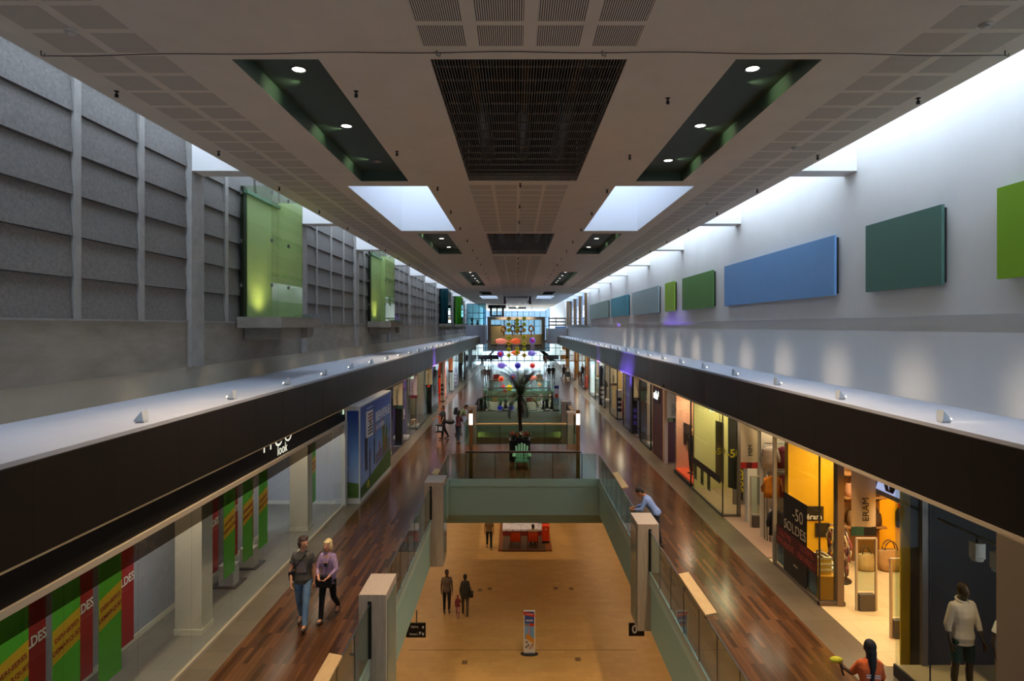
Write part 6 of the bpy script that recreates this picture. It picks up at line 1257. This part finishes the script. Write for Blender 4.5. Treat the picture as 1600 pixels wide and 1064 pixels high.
strap_bag(TT, (-4.34, 12.4, 0), .05, (.1, 0, 1.44), (-.2, -.06, 1.0), 'black cross-body bag worn by the man in the charcoal T-shirt', .1, .18)
t, TT, A, up = person('blonde woman in lilac checked shirt and black trousers walking on the left walkway', (-3.9, 12.62, 0), -.08, 1.66, ((-.18, .55), (.22, .06)), ((.3, .2, .75, .75), (.3, .2, .75, .75)), 0, (-.15, .02), SKIN, ('#dcc184', 'bob'), ('#8f7392', .86, .8), ('#0f0e10', 1.0), '#4a3a30', True, vox=.0068, topmat=plaid)
g = MB(); g.poly([TT((-.04, -.132, 1.27)), TT((.04, -.132, 1.27)), TT((.058, -.085, 1.43)), TT((-.058, -.085, 1.43))], SKIN); g.poly([TT((-.032, -.134, 1.2)), TT((.032, -.134, 1.2)), TT((.04, -.134, 1.28)), TT((-.04, -.134, 1.28))], m_black); g.build('neckline', t)
strap_bag(TT, (-3.9, 12.62, 0), -.08, (.12, 0, 1.43), (-.02, -.17, .9), 'large black shoulder bag carried by the blonde woman', .32, .24)
person('man in pale blue shirt leaning over the glass balustrade on the right', (3.86, 16.75, 0), -PI/2-.25, 1.76, ((.0, .1), (-.12, .05)), ((1.0, .1, .95, .5), (1.0, .1, .95, .5)), .62, (.1, .35), SKIN_M, ('#15110f', 'short'), ('#7f98cf', .9, .86), ('#23252c', 1.0), vox=.0075)
t, TT, A, up = person('woman in orange shirt with a long black braid at the bottom right, seen from behind', (5.02, 8.62, 0), PI-.15, 1.63, ((.22, .1), (-.2, .3)), ((.55, .12, .75, -.05), (.3, .15, .6, 0)), 0, (0, .05), SKIN_D, ('#0c0a0a', 'braid'), ('#dc6428', .45, .84), ('#1a1a1e', 1.0), '#1a1a1a', True, vox=.007)
g = MB(); wt = M('#d8c8c0', .6)
for z0, w in ((1.27, .1), (1.235, .1), (1.12, .13)): g.poly([TT((w, .132, z0)), TT((-w, .132, z0)), TT((-w, .132, z0+.02)), TT((w, .132, z0+.02))], wt)
g.build('back_print', t)
sd, sh, el, wr, fd = A[0]; hp = Matrix.Rotation(PI-.15, 3, 'Z') @ TT(wr+fd*.1)+Vector((5.02, 8.62, 0))
t = thing('duster', 'yellow duster held by the woman in orange', 'duster', hp); g = MB(); g.tube([(.02, -.03, -.12), (-.01, .02, .05)], .012, m_dark, 6); g.build('handle', t); g = MB(); g.ball((-.05, .04, .08), (.1, .06, .045), MN('yellow cloth', '#d8d23a', '#c2b82a', 20, .9)); g.build('head', t)
shirt2 = checker('dark checked shirt', '#2a2422', '#8a7668', 22, .85)
person('man in dark checked shirt walking on the lower floor', (-2.92, 25.7, ZL), .15, 1.78, ((.35, .75), (-.08, .05)), ((.1, .08, .2, 0), (-.15, .08, .2, 0)), 0, (.2, .1), SKIN_D, ('#120e0c', 'short'), ('#2a2422', .35, .84), ('#16161b', 1.0), '#111111', topmat=shirt2)
person('woman in grey coat holding a child by the hand on the lower floor', (-2.13, 25.55, ZL), PI+.1, 1.66, ((.22, .12), (-.15, .2)), ((.1, .12, .25, 0), (-.1, .1, .2, 0)), 0, (0, .05), SKIN_D, ('#141010', 'short'), ('#35342c', .95, .72), ('#574e3e', 1.0), '#2a2420', True, plump=1.15)
person('small child in pink beside the woman in the grey coat', (-2.42, 25.3, ZL), PI, .92, ((.25, .1), (-.2, .2)), ((.1, .1, .2, 0), (.4, .3, .3, 0)), 0, (0, 0), SKIN_D, ('#8a2438', 'short'), ('#7a3038', .6, .86), ('#c08a8c', 1.0), '#c0a0a0', True, plump=1.15)
t = thing('handbag', 'dark handbag at the side of the woman in the grey coat', 'bag', (-1.86, 25.45, ZL+.78)); g = MB(); g.box(-.08, .08, -.13, .13, 0, .22, M('#1c1a1a', .5)); g.build('body', t, bevel=.03); g = MB(); g.tube([(0, .08*math.cos(a), .22+.16*math.sin(a)) for a in [PI*i/8 for i in range(9)]], .008, m_dark, 5); g.build('handle', t)
person('man in khaki top and dark trousers striding at the left of the lounge deck', (-1.45, 33.1, ZL), .1, 1.8, ((.3, .1), (-.28, .2)), ((.1, .1, .2, 0), (-.1, .1, .2, 0)), 0, (0, 0), SKIN_M, ('#1a1412', 'short'), ('#7a6848', .4, .92), ('#15171c', 1.0), '#17120f')
person('person in pale top sitting in the right orange deck chair', (.93, 33.2, ZL-.02), PI, 1.7, ((1.25, 1.15), (1.2, 1.2)), ((.5, .15, .5, 0), (.5, .15, .5, 0)), -.45, (0, .2), SKIN_M, ('#15110f', 'short'), ('#c8bca8', .4, .86), ('#3a3230', 1.0), '#1c1a18')
person('person in dark trousers standing behind the white table, body hidden by the bridge', (1.5, 37.6, ZL), .1, 1.75, ((.1, .05), (-.08, .1)), hair=('#1a1412', 'short'), top=('#28282c', .4, .88), bottom=('#1c2028', 1.0))
person('woman in dark skirt standing by the orange red cabinet on the lounge deck', (1.72, 35.0, ZL+.05), .2, 1.68, ((.05, .05), (-.05, .05)), hair=('#1a1412', 'long'), top=('#3a2c34', .6, .86), bottom=('#14151f', -.42), fem=True)
person('bare-legged person walking beyond the lounge deck, upper body hidden by the bridge', (2.9, 38.6, ZL), .3, 1.72, ((.3, .1), (-.25, .3)), hair=('#3a2618', 'short'), top=('#a88a6a', .4, .84), bottom=('#5a4a3c', .45), skin=SKIN)
person('person in black trousers walking farthest on the lower floor, upper body hidden by the bridge', (3.95, 40.2, ZL), -.1, 1.75, ((.25, .1), (-.2, .3)), hair=('#1a1412', 'short'), top=('#4a4a50', .4, .84), bottom=('#15161a', 1.0))
# left walkway, middle distance
person('man in dark green shirt carrying bags on the left walkway', (-3.92, 33.0, 0), -PI/2+.5, 1.78, ((.2, .1), (-.2, .3)), ((.25, .1, .3, 0), (.75, .05, .4, 0)), .06, (.1, .1), SKIN_M, ('#15110f', 'short'), ('#26302c', .4, .86), ('#1e2027', 1.0), '#1a1a1a')
t = thing('shopping_bag', 'large black and white carrier bag hanging by the man in dark green', 'bag', (-4.05, 32.62, .42)); g = MB(); g.box(-.24, .2, -.09, .09, 0, .42, M('#141316', .5)); g.build('body', t, bevel=.012); g = MB(); g.box(-.08, .1, -.094, -.091, .1, .32, M('#c9ccd0', .5)); [g.box(-.23, -.15, -.094, -.091, z, z+.06, M('#e0e0e0', .5)) for z in (.08, .18, .28)]; g.build('print', t); g = MB(); g.tube([(.1*math.cos(a), 0, .42+.2*math.sin(a)) for a in [PI*i/8 for i in range(9)]], .008, m_dark, 5); g.build('handle', t)
t = thing('handbag', 'dark holdall in the hand of the man in dark green', 'bag', (-3.55, 32.85, .82)); g = MB(); g.ball((0, 0, .12), (.26, .12, .13), M('#15171f', .6), 14, 8); g.build('body', t); g = MB(); g.tube([(.12*math.cos(a), 0, .2+.14*math.sin(a)) for a in [PI*i/8 for i in range(9)]], .01, m_dark, 5); g.build('handle', t)
person('woman in maroon top leaning on the balustrade by the left lit post', (-3.02, 31.9, 0), PI-.4, 1.66, ((.1, .05), (-.15, .1)), ((.5, .1, .9, .2), (.4, .1, .7, .2)), .1, (0, .1), SKIN_M, ('#120d0c', 'long'), ('#4a1f26', .5, .88), ('#2e3644', 1.0), '#15151a', True)
person('man with a dark backpack bending over the balustrade left of the second opening', (-3.2, 34.3, 0), PI/2+.3, 1.76, ((.05, .1), (-.2, .1)), ((.9, .1, .7, .2), (.9, .1, .7, .2)), .55, (0, .3), SKIN_M, ('#1a1412', 'short'), ('#6f7f5c', .4, .86), ('#b89a4a', .55), '#2a2a2a')
t = thing('backpack', 'dark backpack worn by the man bending over the balustrade', 'bag', (-3.36, 34.27, 1.12)); t.rotation_euler = (0, -.0, 0); g = MB(); g.box(-.12, .1, -.15, .15, 0, .4, M('#14161c', .7)); g.build('body', t, bevel=.05); g = MB(); g.box(-.15, -.12, -.11, .11, .05, .22, M('#1c2028', .7)); g.build('pocket', t, bevel=.012)
# far figures
FAR = [((-3.4, 66, 0), .2, 'far figure in pale clothes walking on the left walkway', '#8a7a70', '#a89a8a'), ((-2.95, 65.5, 0), .1, 'far figure in grey beside the pale one on the left walkway', '#6a625c', '#7a6e62'), ((3.7, 68, 0), PI, 'left of the two dark far figures walking away on the right walkway', '#15151a', '#2a2622'), ((4.2, 68.4, 0), PI, 'right of the two dark far figures walking away on the right walkway', '#101014', '#15151c'),
       ((4.4, 90, 0), .1, 'tiny figure in brown before the far right doors', '#6a4a34', '#1c1a20'), ((5.55, 70, 0), .8, 'dark far figure standing at the right shop fronts', '#18141a', '#15131a'), ((-6.0+.9, 92, 0), .3, 'tiny dark figure at the far left by the doors', '#22262c', '#1c1e24'), ((-3.9, 96, 0), .1, 'tiny figure behind the fish lanterns on the far left', '#2a2c34', '#1a1c22')]
for i, (l, rz, lb, c1, c2) in enumerate(FAR): person(lb, l, rz, 1.74, ((.25, .1), (-.22, .3)), hair=('#1a1412', 'short'), top=(c1, .6, .82), bottom=(c2, 1.0), vox=.018, skin=SKIN_M, shoes='#15151a')
t = thing('pushchair', 'dark pushchair beside the far figure at the right shop fronts', 'pushchair', (6.0, 69.6, 0)); g = MB(); g.prism([(-.25, -.3, .35), (-.25, .25, .3), (-.25, .4, .85), (-.25, .3, .9), (-.25, .12, .5), (-.25, -.3, .5)], (.5, 0, 0), m_dark); g.build('seat', t)
for x in (-.27, .25):
    g = MB(); g.tube([(x, -.3, .1), (x, .45, 1.0)], .015, m_steel, 6); g.tube([(x, .35, .1), (x, -.1, .5)], .015, m_steel, 6); g.build('frame', t)
    for y in (-.3, .35): g = MB(); g.lathe([(.09, -.02), (.1, -.015), (.1, .015), (.09, .02)], (x, y, .1), m_black, 14, 'x'); g.build('wheel', t)
